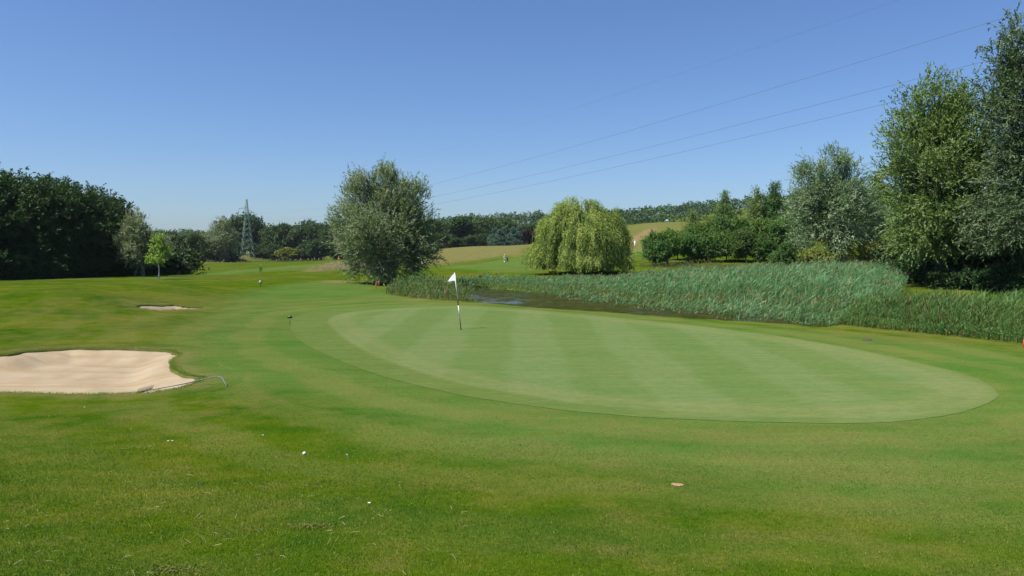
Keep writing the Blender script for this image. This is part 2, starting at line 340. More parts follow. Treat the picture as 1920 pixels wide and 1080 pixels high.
def sandmat():
    m, nt = newmat('sand'); L = nt.links; geo = nd(nt, 'ShaderNodeNewGeometry'); pos = geo.outputs['Position']
    n1 = noise(nt, pos, 1.1, 5, .6); n2 = noise(nt, pos, 40, 3, .7)
    mp = nd(nt, 'ShaderNodeMapping'); mp.inputs['Scale'].default_value = (.25, 2.5, 1); mp.inputs['Rotation'].default_value = (0, 0, RAD(-8)); L.new(pos, mp.inputs['Vector']); n3 = noise(nt, mp.outputs[0], 1.2, 4)
    c = ramp(nt, [(.3, (.34, .265, .175)), (.55, (.42, .34, .24)), (.75, (.48, .39, .285))], n1.outputs['Fac']).outputs[0]
    c = mixc(nt, mathn(nt, 'MULTIPLY', ramp(nt, [(.5, (0, 0, 0)), (.62, (1, 1, 1))], n3.outputs['Fac']).outputs[0], .75), c, (.37, .27, .16))
    c = mixc(nt, .6, c, ramp(nt, [(.3, (.8, .8, .8)), (.7, (1.15, 1.15, 1.15))], n2.outputs['Fac']).outputs[0], 'MULTIPLY')
    c = mixc(nt, 1.0, c, (.77, .765, .71), 'MULTIPLY')
    p = nd(nt, 'ShaderNodeBsdfPrincipled'); p.inputs['Roughness'].default_value = .95; p.inputs['Specular IOR Level'].default_value = .1; L.new(c, p.inputs['Base Color'])
    b = nd(nt, 'ShaderNodeBump'); b.inputs['Strength'].default_value = .6; b.inputs['Distance'].default_value = .03; L.new(mathn(nt, 'ADD', n2.outputs['Fac'], n3.outputs['Fac']), b.inputs['Height']); L.new(b.outputs[0], p.inputs['Normal'])
    o = nd(nt, 'ShaderNodeOutputMaterial'); L.new(p.outputs[0], o.inputs[0]); return m
def watermat():
    m, nt = newmat('pond_water'); L = nt.links; geo = nd(nt, 'ShaderNodeNewGeometry'); pos = geo.outputs['Position']
    n1 = noise(nt, pos, .55, 5, .65); n2 = noise(nt, pos, 3.0, 3)
    p = nd(nt, 'ShaderNodeBsdfPrincipled'); p.inputs['Roughness'].default_value = .12; p.inputs['IOR'].default_value = 1.33
    c = ramp(nt, [(.4, (.010, .010, .007)), (.6, (.020, .018, .011))], n2.outputs['Fac'])
    L.new(c.outputs[0], p.inputs['Base Color'])
    b = nd(nt, 'ShaderNodeBump'); b.inputs['Strength'].default_value = .03; b.inputs['Distance'].default_value = .03; L.new(n2.outputs['Fac'], b.inputs['Height']); L.new(b.outputs[0], p.inputs['Normal'])
    sc = nd(nt, 'ShaderNodeBsdfDiffuse'); L.new(ramp(nt, [(.3, (.016, .022, .006)), (.7, (.046, .050, .012))], n2.outputs['Fac']).outputs[0], sc.inputs['Color'])
    mx = nd(nt, 'ShaderNodeMixShader'); L.new(ramp(nt, [(.36, (0, 0, 0)), (.50, (.92, .92, .92))], n1.outputs['Fac']).outputs[0], mx.inputs[0]); L.new(p.outputs[0], mx.inputs[1]); L.new(sc.outputs[0], mx.inputs[2])
    o = nd(nt, 'ShaderNodeOutputMaterial'); L.new(mx.outputs[0], o.inputs[0]); return m

TURF, GREEN, SAND, WATERM = turfmat(), greenmat(), sandmat(), watermat()
BARK = plain('bark', (.075, .058, .042), .9, 0, .4, 8, .5)
BARK_PALE = plain('birch_bark', (.42, .39, .34), .8, 0, .5, 5, .2)
BARK_GREY = plain('grey_bark', (.15, .13, .10), .9, 0, .35, 8, .4)
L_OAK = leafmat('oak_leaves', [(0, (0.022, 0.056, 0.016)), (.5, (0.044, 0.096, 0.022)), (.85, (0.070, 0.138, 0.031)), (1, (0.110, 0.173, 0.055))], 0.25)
L_WOOD = leafmat('wood_leaves', [(0, (0.035, 0.076, 0.022)), (.5, (0.062, 0.121, 0.026)), (.9, (0.105, 0.169, 0.040)), (1, (0.157, 0.203, 0.053))], 0.28)
L_WILLOW = leafmat('white_willow_leaves', [(0, (0.123, 0.187, 0.076)), (.40, (0.208, 0.268, 0.121)), (.68, (0.329, 0.374, 0.214)), (.88, (0.513, 0.548, 0.414)), (1, (0.750, 0.750, 0.677))], 0.34)
L_SILVER = leafmat('silver_willow_leaves', [(0, (0.117, 0.212, 0.083)), (.40, (0.198, 0.300, 0.131)), (.66, (0.329, 0.423, 0.237)), (.86, (0.553, 0.653, 0.450)), (1, (0.750, 0.750, 0.750))], 0.32)
L_BIGW = leafmat('big_willow_leaves', [(0, (0.101, 0.199, 0.049)), (.5, (0.182, 0.298, 0.071)), (.8, (0.282, 0.386, 0.124)), (1, (0.535, 0.622, 0.314))], 0.36)
L_DARKW = leafmat('dark_willow_leaves', [(0, (0.058, 0.109, 0.040)), (.5, (0.111, 0.173, 0.069)), (.8, (0.182, 0.243, 0.112)), (1, (0.338, 0.397, 0.250))], .28)
L_WEEP = leafmat('weeping_willow_leaves', [(0, (0.106, 0.216, 0.033)), (.30, (0.220, 0.363, 0.067)), (.6, (0.396, 0.539, 0.114)), (.85, (0.546, 0.647, 0.171)), (1, (0.634, 0.706, 0.247))], .34)
L_BIRCH = leafmat('birch_leaves', [(0, (0.126, 0.208, 0.051)), (.5, (0.203, 0.293, 0.076)), (1, (0.355, 0.405, 0.151))], 0.36)
L_BUSH = leafmat('hornbeam_leaves', [(0, (0.059, 0.139, 0.028)), (.5, (0.100, 0.212, 0.039)), (1, (0.191, 0.313, 0.066))], 0.34)
L_BUSH2 = leafmat('maple_leaves', [(0, (0.086, 0.167, 0.025)), (.5, (0.144, 0.247, 0.041)), (1, (0.241, 0.345, 0.075))], .34)
L_LIME = leafmat('young_tree_leaves', [(0, (0.195, 0.300, 0.038)), (.5, (0.300, 0.405, 0.060)), (1, (0.510, 0.555, 0.150))], .4)
L_YELL = leafmat('yellow_bush_leaves', [(0, (0.126, 0.182, 0.028)), (.5, (0.224, 0.266, 0.042)), (1, (0.364, 0.336, 0.070))], .32)
L_PINE = leafmat('pine_needles', [(0, (0.063, 0.126, 0.084)), (.5, (0.105, 0.189, 0.126)), (1, (0.178, 0.262, 0.184))], 0.2)
L_COPP = leafmat('copper_leaves', [(0, (.022, .014, .014)), (.5, (.036, .020, .018)), (1, (.06, .035, .025))], .15)
L_REED = leafmat('reed_leaves', [(0, (0.460, 0.370, 0.196)), (.10, (0.282, 0.255, 0.086)), (.16, (0.240, 0.245, 0.072)), (.22, (0.071, 0.166, 0.046)), (.55, (0.121, 0.264, 0.094)), (.85, (0.190, 0.352, 0.166)), (.96, (0.311, 0.457, 0.251)), (1, (0.212, 0.176, 0.099))], 0.34)
L_SEDGE = leafmat('sedge_leaves', [(0, (0.296, 0.227, 0.081)), (.14, (0.233, 0.211, 0.054)), (.2, (0.059, 0.138, 0.027)), (.6, (0.101, 0.211, 0.043)), (1, (0.202, 0.308, 0.068))], 0.36)
L_HERB = leafmat('bank_herb_leaves', [(0, (0.374, 0.269, 0.135)), (.3, (0.299, 0.254, 0.090)), (.45, (0.135, 0.194, 0.045)), (1, (0.149, 0.239, 0.075))], 0.34)
L_STRAW = leafmat('dry_grass_blades', [(0, (.38, .29, .15)), (.5, (.56, .45, .26)), (1, (.70, .58, .36))], .3)
L_BLADE = leafmat('lawn_blades', [(0, (0.088, 0.181, 0.008)), (.45, (0.167, 0.254, 0.011)), (.8, (0.257, 0.299, 0.018)), (.93, (0.395, 0.343, 0.036)), (1, (0.711, 0.564, 0.096))], 0.45, ovar=0)
STEEL = plain('galvanised_steel', (.12, .14, .14), .55, .2, .2, 3)
PYL = plain('pylon_green_steel', (.20, .30, .23), .6, .2, .2, 2)
WIRE = plain('wire', (.10, .10, .11), .6, .5, .1)
CERAM = plain('insulator_glass', (.35, .42, .40), .25, 0, .1)
WHITE = plain('white_paint', (.78, .78, .76), .45, 0, .05)
BLACK = plain('black_paint', (.02, .02, .022), .45, 0, .2)
REDP = plain('red_paint', (.42, .035, .022), .5, 0, .15)
ORANGE = plain('orange_paint', (.62, .16, .04), .5, 0, .1)
POSTW = plain('fence_wood', (.23, .19, .15), .9, 0, .3, 5)
DGREEN = plain('dark_green_paint', (.012, .030, .020), .5, 0, .2)
SIGNB = plain('pale_sign_face', (.45, .50, .55), .5, 0, .1)
CLOTH_W = plain('flag_cloth', (.82, .82, .84), .8, 0, .04, 3)
CLOTH_B = plain('blue_cloth', (.22, .50, .68), .8, 0, .1)

# ------------------------------------------------------------------ ground
FAIR = [smooth([G(*q)[:2] for q in p], 90) for p in [
    [(330, 705), (322, 650), (400, 585), (470, 545), (590, 528), (690, 530), (735, 548), (880, 568), (1200, 592), (1600, 628), (1920, 662), (2100, 760), (1920, 960), (1500, 930), (1150, 880), (850, 850), (620, 760)],
    [(300, 517), (400, 510), (480, 504), (560, 497), (680, 491), (720, 492), (640, 498), (560, 504), (450, 513), (300, 522)],
    [(830, 501), (900, 494), (980, 482), (1010, 480), (1010, 503), (900, 506)],
    [(1175, 470), (1230, 458), (1230, 468), (1175, 482)], [(1195, 424), (1240, 419), (1240, 424), (1200, 428)]]]
DRYP = [smooth([q[:2] for q in p], 80) for p in [
    [G(795, 497), G(850, 493), G(900, 487), G(945, 480), G(985, 474), P(1000, 465, 262), P(870, 458, 266), P(790, 466, 245)],
    [P(1150, 470, 155), P(1320, 470, 150), P(1420, 420, 238), P(1230, 415, 246), P(1150, 432, 215)],
    [P(320, 490, 225), P(440, 490, 230), P(470, 470, 420), P(280, 470, 420)],
    [P(570, 507, 118), P(640, 500, 120), P(720, 497, 125), P(720, 490, 165), P(620, 497, 150)],
    [P(610, 529, 66), P(650, 527, 66), P(650, 531, 62), P(610, 532, 62)], [P(760, 562, 43), P(800, 561, 43.5), P(800, 564, 42.5), P(760, 565, 42)]]]
PATH = [smooth([G(*q)[:2] for q in p], 50) for p in [[(1180, 452), (1200, 437), (1222, 427), (1228, 430), (1208, 442), (1190, 456)]]]
def masks(x, y):
    f = np.zeros(x.shape); d = np.zeros(x.shape); e = np.zeros(x.shape); r = np.hypot(x, y)
    for p, wd in zip(FAIR, (1.6, 2.5, 3, 3, 3)): f = np.maximum(f, 1 - sst(-wd, wd, sdist(p, x, y)))
    for p, wd, k in zip(DRYP, (4, 9, 6, 2, .6, .5), (.85, .6, 1, 1, 1, 1)): d = np.maximum(d, k * (1 - sst(-wd, wd, sdist(p, x, y))))
    for p in PATH: e = np.maximum(e, .7 * (1 - sst(-1.0, 1.0, sdist(p, x, y))))
    for b in BUNK: d = np.maximum(d, .55 * (1 - sst(.1, .9, sdist(b, x, y))))
    return np.stack([f, d, e], -1)
OUT = smooth([G(*q)[:2] for q in [(545, 612), (560, 592), (620, 580), (720, 573), (850, 572), (950, 577), (1100, 590), (1250, 605), (1400, 622), (1550, 645), (1700, 675), (1820, 706), (1868, 735), (1860, 752), (1800, 774), (1700, 789), (1600, 794), (1450, 792), (1300, 787), (1150, 778), (1000, 762), (850, 738), (700, 700), (600, 660), (560, 636)]], 260)
def make_ground():
    an = np.radians(np.concatenate([np.arange(-180, -46, 2.0), np.arange(-46, 46, .34), np.arange(46, 180, 2.0)]))
    rr = np.concatenate([[.4, .9, 1.5], np.geomspace(2.2, 1000, 370), np.geomspace(1030, 1400, 8)])
    A, R = np.meshgrid(an, rr); x = (np.sin(A) * R).ravel(); y = (np.cos(A) * R).ravel(); z = H(x, y)
    na, nr = len(an), len(rr); i = np.arange(nr - 1)[:, None] * na; j = np.arange(na); k = (j + 1) % na
    q = np.stack([i + j, i + k, i + na + k, i + na + j], -1).reshape(-1, 4)[:, ::-1]
    V = np.c_[x, y, z]; c = len(V); V = np.vstack([V, [[0, 0, 1.4]]])
    t = np.stack([np.full(na, c), k, j], -1)
    m = np.vstack([masks(x, y), [[0, 0, 0]]]); gd = np.append(np.clip(sdist(OUT, x, y), -2, 40), 12)
    return tag(mk('ground', V, q, t, TURF, attrs={'mask': ('POINT', m), 'gd': ('POINT', gd)}, smooth_=True), 'mown grass ground of the golf course with rolling mounds', 'ground', kind='structure')
make_ground()
def sheet(name, outline, mat, lift, step, maskf, parent=None, zf=None):
    """flat-ish sheet inside an outline, crisp at its border"""
    o = np.asarray(outline); c = o.mean(0); n = len(o); K = int(np.linalg.norm(o - c, axis=1).max() / step)
    fr = np.linspace(0, 1, K + 1)[1:]
    pts = (c + (o - c)[None] * fr[:, None, None]).reshape(-1, 2)
    x, y = np.append(pts[:, 0], c[0]), np.append(pts[:, 1], c[1])
    z = (zf(x, y) if zf else H1(x, y)) + lift
    i = np.arange(K - 1)[:, None] * n; j = np.arange(n); k = (j + 1) % n
    q = np.stack([i + j, i + n + j, i + n + k, i + k], -1).reshape(-1, 4)
    t = np.stack([np.full(n, K * n), j, k], -1)
    a = {'mask': ('POINT', maskf(x, y))} if maskf else None
    if (np.cross(np.append(o[1] - o[0], 0), np.append(c - o[0], 0))[2]) < 0: q = q[:, ::-1]; t = t[:, ::-1]
    return mk(name, np.c_[x, y, z], q, t, mat, parent, attrs=a, smooth_=True)
INN = smooth([G(*q)[:2] for q in [(622, 600), (660, 586), (760, 578), (870, 576), (1000, 584), (1250, 607.5), (1400, 626), (1550, 649), (1700, 680), (1800, 710), (1835, 735), (1805, 757), (1700, 775), (1550, 781), (1350, 772), (1150, 760), (1000, 740), (850, 712), (720, 670), (645, 628)]], 260)
def gm(x, y):
    s = sdist(INN, x, y)
    ring = np.exp(-((s + .55) / .35) ** 2) * .55 + .5 * np.exp(-((s - .1) / .25) ** 2)
    apron = sst(.0, .3, s) * sst(2.0, -6.0, x + .25 * (y - 25)) + .35 * sst(0, .3, s)
    return np.stack([np.clip(ring, 0, 1), np.clip(apron, 0, 1), 0 * s], -1)
tag(sheet('putting_green', OUT, GREEN, .006, .18, gm), 'smooth pale green putting surface with faint mowing stripes', 'putting green', kind='structure')
for i, b in enumerate(BUNK):
    zf = lambda x, y, i=i, b=b: bowl(i, x, y, sdist(b, x, y))
    s = tag(sheet('bunker', b, SAND, 0, .12, None, zf=zf), ('large pale sand bunker with a rake lying in it', 'small pale sand bunker further up the fairway')[i], 'bunker', kind='structure')
    # turf lip rolled over the edge
    n = len(b); nx = np.roll(b, -1, 0) - np.roll(b, 1, 0); nx = np.c_[nx[:, 1], -nx[:, 0]]; nx /= np.linalg.norm(nx, axis=1)[:, None]
    c = b.mean(0); nx *= np.sign(((b - c) * nx).sum(1).mean())
    nx = np.stack([np.convolve(np.r_[nx[-6:, k], nx[:, k], nx[:6, k]], np.ones(13) / 13, 'valid') for k in (0, 1)], 1)
    rings = []
    for off, dz in ((1.1, .0), (.75, .006), (.4, .012), (.15, .012), (.02, -.005), (-.05, -.05), (-.03, -.16), (.0, -.4)):
        q = b + nx * off; rings.append(np.c_[q, H1(q[:, 0], q[:, 1]) + dz])
    V = np.concatenate(rings); K = len(rings); ii = np.arange(K - 1)[:, None] * n; j = np.arange(n); k = (j + 1) % n
    q = np.stack([ii + j, ii + k, ii + n + k, ii + n + j], -1).reshape(-1, 4)
    mk('turf_edge', V, q, None, TURF, s, attrs={'mask': ('POINT', masks(V[:, 0], V[:, 1]))}, smooth_=True)
wp = POND; wc = wp.mean(0)
g = wp - wc; wp2 = wc + g * (1 + .6 / np.linalg.norm(g, axis=1)[:, None])
tag(mk('pond_water', np.vstack([np.c_[wp2, np.full(len(wp2), WATER)], [[*wc, WATER]]]), None, [(len(wp2), i, (i + 1) % len(wp2)) for i in range(len(wp2))], WATERM), 'dark still pond water with floating green scum', 'water', kind='structure')

# ------------------------------------------------------------------ foliage engine
def unit(v): return v / (np.linalg.norm(v, axis=-1, keepdims=True) + 1e-9)
def leaf_quads(base, d, L, Wd, rg, upn=0., nref=None):
    n = len(base); nr = rg.normal(0, .75, (n, 3)); nr[:, 2] += upn
    if nref is not None: nr = nr + nref
    w = unit(np.cross(d, nr)); L = np.broadcast_to(L, (n,))[:, None]; Wd = np.broadcast_to(Wd, (n,))[:, None]
    V = np.stack([base, base + d * L * .45 + w * Wd * .5, base + d * L, base + d * L * .45 - w * Wd * .5], 1)
    return V.reshape(-1, 3), np.arange(n * 4).reshape(-1, 4)
def crown(lobes, rg, clumps, twigs, K, tl, lL, lW, up=.5, droop=.15, spread=.6, rc=.35, shell=.55, amp=.18, upn=0., zmin=.4):
    """lobes (cx,cy,cz,rx,ry,rz); leaves along twigs grouped in clumps on the lobes"""
    lobes = np.asarray(lobes, float); wgt = (lobes[:, 3] * lobes[:, 5]); wgt = wgt / wgt.sum()
    li = rg.choice(len(lobes), clumps, p=wgt); d = unit(rg.normal(0, 1, (clumps, 3)))
    f = shell + (1 - shell) * rg.random(clumps) ** .7
    f *= 1 + amp * (np.sin(d[:, 0] * 7 + li * 2.1) * np.sin(d[:, 2] * 6 + li) + .6 * np.sin(d[:, 1] * 11 + li * 3) + .5 * rg.normal(0, 1, clumps) * .6)
    c = lobes[li, :3] + d * lobes[li, 3:6] * f[:, None]
    c = c[c[:, 2] > zmin]; nc = len(c); d = d[:nc] if len(d) == nc else unit(c - lobes[:, :3].mean(0))
    ctr = np.average(lobes[:, :3], axis=0, weights=wgt)
    out = unit(c - (ctr * np.array([1, 1, .8])))
    cv = rg.random(nc)
    n = nc * twigs; ci = np.repeat(np.arange(nc), twigs)
    tb = c[ci] + rg.normal(0, rc, (n, 3))
    td = unit(out[ci] * .8 + np.array([0, 0, up]) + rg.normal(0, .55, (n, 3)))
    ln = tl * rg.uniform(.6, 1.3, n)
    s = (np.arange(K) + .5) / K
    pos = tb[:, None] + td[:, None] * (ln[:, None] * s)[..., None]; pos[..., 2] -= droop * (ln[:, None] * s) ** 2 / max(tl, .1)
    ld = td[:, None] + rg.normal(0, spread, (n, K, 3)); ld[..., 2] -= 2 * droop * s[None] ; ld = unit(ld)
    V, Q = leaf_quads(pos.reshape(-1, 3), ld.reshape(-1, 3), lL * rg.uniform(.7, 1.25, n * K), lW * rg.uniform(.75, 1.2, n * K), rg, .55 + upn, np.repeat(out[ci] * .9, K, 0))
    v = np.clip(.42 * cv[ci][:, None] + .23 * rg.random((n, 1)) + .35 * rg.random((n, K)), 0, 1).ravel()
    return V, Q, v, c
def skeleton(mb, base_r, h_fork, lobes, rg, tips=None, lean=(0, 0), ntips=14):
    top = np.array([lean[0], lean[1], h_fork]); mb.tube([(0, 0, -.3), (0, 0, .02), top * .5 + rg.normal(0, .04, 3) * h_fork * .1, top], [base_r * 1.45, base_r * 1.2, base_r, base_r * .85], 9)
    for l in lobes:
        e = np.array(l[:3]) + np.array([0, 0, l[5] * .35]); m = top * .45 + e * .55 + rg.normal(0, .12, 3) * l[3]; m[2] = min(m[2], e[2])
        mb.tube([top - [0, 0, .15], top * .75 + m * .25, m, e], [base_r * .62, base_r * .48, base_r * .3, base_r * .1], 6)
        if tips is not None and len(tips):
            k = np.argsort(((tips - e) ** 2).sum(1))[:max(3, ntips)]
            for t in tips[rg.choice(k, min(len(k), max(2, ntips // 3)), replace=False)]:
                mb.tube([m * .7 + e * .3, (m + t) * .5 + [0, 0, .1], t], [base_r * .2, base_r * .13, base_r * .04], 4)
class Tree:
    """a tree kind: trunk mesh + crown mesh, stamped out as copies"""
    def __init__(s, name, lobes, leafm, barkm, seed, base_r=.2, fork=1.5, extra=None, ntips=9, **kw):
        rg = np.random.default_rng(seed); s.name = name
        V, Q, v, c = crown(lobes, rg, **kw)
        mb = MB(); skeleton(mb, base_r, fork, lobes, rg, c, ntips=ntips)
        s.trunk = mb.build('trunk', barkm); s.crown = mk('crown', V, Q, None, leafm, attrs={'v': ('FACE', v)})
        s.used = False
        s.h = V[:, 2].max()
    def put(s, x, y, label, cat='tree', group=None, sc=1, rz=0, z=None):
        r = empty(s.name, (x, y, (hz(x, y) if z is None else z)), rz, sc); tag(r, label, cat, group)
        for o in (s.trunk, s.crown):
            if s.used:
                o = o.copy(); COL.objects.link(o)
            o.parent = r
        s.used = True; return r
def px_lobes(px0, Y, zb, items, flat=1.0):
    """crown lobes read off the photo: (px, py, half-width px, half-height px, depth offset m) at distance Y"""
    k = Y / FPX; x0 = XY(px0, Y)[0]; out = []
    for px, py, rx, ry, dy in items:
        p = P(px, py, Y); out.append((p[0] - x0, dy, p[2] - zb, rx * k, rx * k * flat, ry * k))
    return out

# ------------------------------------------------------------------ the grey-green willow by the pond
def single(name, px, Y, items, leafm, barkm, seed, label, flat=1.0, group=None, z=None, **kw):
    x, y = XY(px, Y); zb = hz(x, y) if z is None else z
    t = Tree(name, px_lobes(px, Y, zb, items, flat), leafm, barkm, seed, **kw)
    return t, t.put(x, y, label, 'tree', group, z=zb)
single('white_willow', 735, 61, [(675, 380, 22, 47, 0), (722, 366, 29, 46, .3), (768, 384, 24, 42, -.3), (660, 430, 32, 48, .2), (705, 440, 45, 55, -1.2), (762, 440, 42, 54, 0),
        (690, 487, 34, 30, .6), (742, 480, 48, 44, 0), (782, 470, 22, 36, .5), (725, 420, 50, 60, 1.4), (715, 505, 22, 24, -1)], L_WILLOW, BARK_GREY, 11,
       'large grey-green bushy willow beside the pond bank near the flag', base_r=.32, fork=1.2, clumps=430, twigs=17, K=11, tl=1.0, lL=.26, lW=.06, up=.75, droop=.2, spread=.4, rc=.33, shell=.66, zmin=.25)

# weeping willow: curtains of hanging strands
def weeping():
    px, Y = 1088, 76; x, y = XY(px, Y); zb = hz(x, y); rg = np.random.default_rng(5)
    lob = px_lobes(px, Y, zb, [(1066, 400, 20, 33, 0), (1102, 408, 30, 30, .5), (1144, 420, 19, 30, 0), (1045, 436, 34, 36, 0), (1134, 446, 40, 38, .3), (1090, 446, 56, 42, -1.5), (1090, 446, 56, 42, 1.5), (1022, 474, 26, 28, 0), (1160, 476, 26, 30, 0), (1060, 420, 30, 34, -1), (1045, 486, 40, 26, -.6), (1095, 488, 46, 24, -2.2), (1142, 486, 38, 26, -.6), (1095, 486, 60, 26, 1.5)])
    L = np.array(lob); wg = L[:, 3] * L[:, 5]; C = 600
    li = rg.choice(len(L), C, p=wg / wg.sum()); d = unit(rg.normal(0, 1, (C, 3))); d[:, 2] = np.where(rg.random(C) < .75, abs(d[:, 2]), d[:, 2])
    c = L[li, :3] + d * L[li, 3:6] * rg.uniform(.78, 1.06, C)[:, None]
    az_ = np.arctan2(c[:, 1], c[:, 0]); keep = np.sin(az_ * 5 + .8) * np.sin(c[:, 2] * 2.3 + az_) < .42 + 2. * (c[:, 2] > L[:, 2].max() - .6); c = c[keep]; C = len(c)
    ctr = np.array([0, 0, L[:, 2].mean()]); out = unit((c - ctr) * [1, 1, .25]); cv = rg.random(C)
    T, K = 13, 19; n = C * T; ci = np.repeat(np.arange(C), T)
    tb = c[ci] + rg.normal(0, .20, (n, 3)); o = unit(out[ci] + rg.normal(0, .35, (n, 3))); o[:, 2] = np.abs(o[:, 2]) * .5 + .25
    ln = np.minimum(rg.uniform(.9, 3.4, n), np.maximum(tb[:, 2] - rg.uniform(.05, .7, n), .3)); s = (np.arange(K) + .5) / K
    S = ln[:, None] * s
    pos = tb[:, None] + o[:, None] * (.55 * (1 - np.exp(-S * 1.6)))[..., None]; pos[..., 2] -= np.maximum(0, S - .22 * (1 - np.exp(-S * 3)))
    pos += rg.normal(0, .03, pos.shape)
    ld = rg.normal(0, .45, (n, K, 3)); ld[..., 2] -= .25 + 1.1 * s; ld += o[:, None] * (.7 * (1 - s))[None, :, None]; ld = unit(ld)
    V, Q = leaf_quads(pos.reshape(-1, 3), ld.reshape(-1, 3), .24 * rg.uniform(.7, 1.2, n * K), .06, rg, .3, np.repeat(out[ci] * .7, K, 0))
    v = np.clip(.46 * cv[ci][:, None] + .20 * rg.random((n, 1)) + .22 * rg.random((n, K)) + .12 * (1 - s)[None], 0, 1).ravel()
    r = tag(empty('weeping_willow', (x, y, zb)), 'yellow-green weeping willow with hanging strands behind the reeds', 'tree')
    mb = MB(); skeleton(mb, .34, 2.0, lob, rg, c, ntips=12); mb.build('trunk', BARK_GREY, r)
    mk('crown', V, Q, None, L_WEEP, r, attrs={'v': ('FACE', v)})
weeping()

# ------------------------------------------------------------------ willows on the right
WKW = dict(up=.55, droop=.25, spread=.45)
single('silver_willow', 1562, 86, [(1525, 345, 26, 42, 0), (1560, 325, 30, 46, 0), (1592, 350, 24, 42, 0), (1520, 400, 34, 46, 0), (1570, 395, 44, 50, -1), (1570, 395, 44, 50, 1.5), (1612, 405, 26, 46, 0), (1540, 445, 46, 28, -.5), (1595, 450, 36, 28, .4), (1640, 430, 22, 38, .8)],
       L_SILVER, BARK, 21, 'silvery willow with wind-blown leaves behind the reeds and yellow bush', base_r=.36, fork=2.4, clumps=430, twigs=17, K=11, tl=1.1, lL=.3, lW=.075, rc=.38, shell=.64, zmin=1.6, **WKW)
single('tall_willow', 1765, 52, [(1760, 205, 48, 52, 0), (1722, 270, 52, 60, .3), (1800, 255, 46, 66, 0), (1762, 300, 64, 70, -1.0), (1762, 300, 64, 70, 1.5), (1705, 345, 32, 34, 0), (1780, 390, 70, 60, -1.5), (1735, 420, 50, 46, -.6), (1835, 360, 40, 70, -.4), (1715, 455, 34, 40, .5), (1790, 455, 74, 40, 1.2), (1850, 450, 50, 46, 0)],
       L_BIGW, BARK, 31, 'tall green willow with open crown standing behind the yellow-green marsh grass', base_r=.42, fork=2.6, clumps=620, twigs=16, K=10, tl=.9, lL=.24, lW=.078, rc=.36, shell=.62, zmin=2.8, amp=.25, **WKW)
single('dark_willow', 1960, 46, [(1925, 110, 60, 70, 0), (1960, 180, 100, 80, 0), (1925, 250, 70, 70, -.6), (1990, 290, 110, 90, 0), (1925, 330, 66, 50, -.8), (1880, 405, 62, 44, -1.2), (1960, 400, 100, 60, -.4), (1850, 430, 36, 34, -.4)],
       L_DARKW, BARK, 41, 'very tall grey-leaved willow at the marsh edge, overhanging its own deep shade', base_r=.5, fork=3.0, clumps=580, twigs=16, K=10, tl=.95, lL=.24, lW=.078, rc=.38, shell=.62, zmin=3.1, amp=.22, **WKW)

# ------------------------------------------------------------------ tree kinds that repeat
def rl(rg, n, R, zc, zr, r0, r1):
    out = []
    for k in range(n):
        a = rg.uniform(0, 6.283); q = R * rg.uniform(.25, .75); z = zc + zr * rg.uniform(-.8, .75)
        r = rg.uniform(r0, r1); out.append((math.cos(a) * q, math.sin(a) * q, z, r, r, r * rg.uniform(.75, 1.0)))
    return out
def kind(name, seed, n, R, zc, zr, r0, r1, leafm, barkm, top=None, **kw):
    rg = np.random.default_rng(seed); L = rl(rg, n, R, zc, zr, r0, r1)
    if top: L.append((rg.normal(0, .3), rg.normal(0, .3), top[0], top[1], top[1], top[2]))
    return Tree(name, L, leafm, barkm, seed, **kw)
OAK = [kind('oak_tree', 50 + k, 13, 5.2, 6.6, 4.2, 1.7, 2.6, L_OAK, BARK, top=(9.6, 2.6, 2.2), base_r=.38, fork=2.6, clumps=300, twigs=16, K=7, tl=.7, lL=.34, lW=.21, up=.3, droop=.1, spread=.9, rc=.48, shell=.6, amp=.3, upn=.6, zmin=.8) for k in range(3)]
FAR = [kind('woodland_tree', 60 + k, 9, 4.6, 6.8, 4.2, 2.0, 3.0, L_WOOD, BARK, top=(10.2, 2.6, 2.2), base_r=.34, fork=2.2, clumps=190, twigs=9, K=6, tl=.9, lL=.62, lW=.42, up=.3, droop=.1, spread=1.0, rc=.6, shell=.6, amp=.3, upn=.7, zmin=.3) for k in range(3)]
BUSH = [kind('hornbeam_tree', 70 + k, 9, 2.1, 2.7, 1.5, 0.9, 1.35, (L_BUSH, L_BUSH2, L_BUSH)[k], BARK, top=(3.9, 1.0, 1.0), base_r=.11, fork=.8, clumps=330, twigs=8, K=8, tl=.5, lL=.22, lW=.13, up=.4, droop=.08, spread=.8, rc=.22, shell=.4, amp=.2, upn=.5, zmin=.45) for k in range(3)]
BIRCH = [Tree('birch_tree', [(0, 0, 8.6, .8, .8, 1.7), (.3, .1, 6.8, 1.35, 1.3, 1.6), (-.5, .1, 5.6, 1.4, 1.4, 1.5), (.5, -.2, 4.6, 1.5, 1.5, 1.3), (-.2, .3, 3.4, 1.4, 1.4, 1.0)], L_BIRCH, BARK_PALE, 80 + k, base_r=.13, fork=6.4 , ntips=6, clumps=230, twigs=8, K=8, tl=.7, lL=.2, lW=.12, up=.1, droop=.35, spread=.7, rc=.25, shell=.35, amp=.25, zmin=1.6) for k in range(2)]
PINE = Tree('pine_tree', [(0, 0, 7.4, .9, .9, 1.3), (.5, .2, 6.0, 1.5, 1.5, 1.2), (-.6, 0, 4.8, 2.0, 2.0, 1.2), (.5, -.4, 3.6, 2.4, 2.4, 1.1), (-.2, .3, 2.5, 2.5, 2.5, .9)], L_PINE, BARK, 90, base_r=.2, fork=5.0, clumps=260, twigs=7, K=6, tl=.6, lL=.5, lW=.2, up=.3, droop=.05, spread=.8, rc=.25, shell=.5, amp=.15, zmin=1.2)
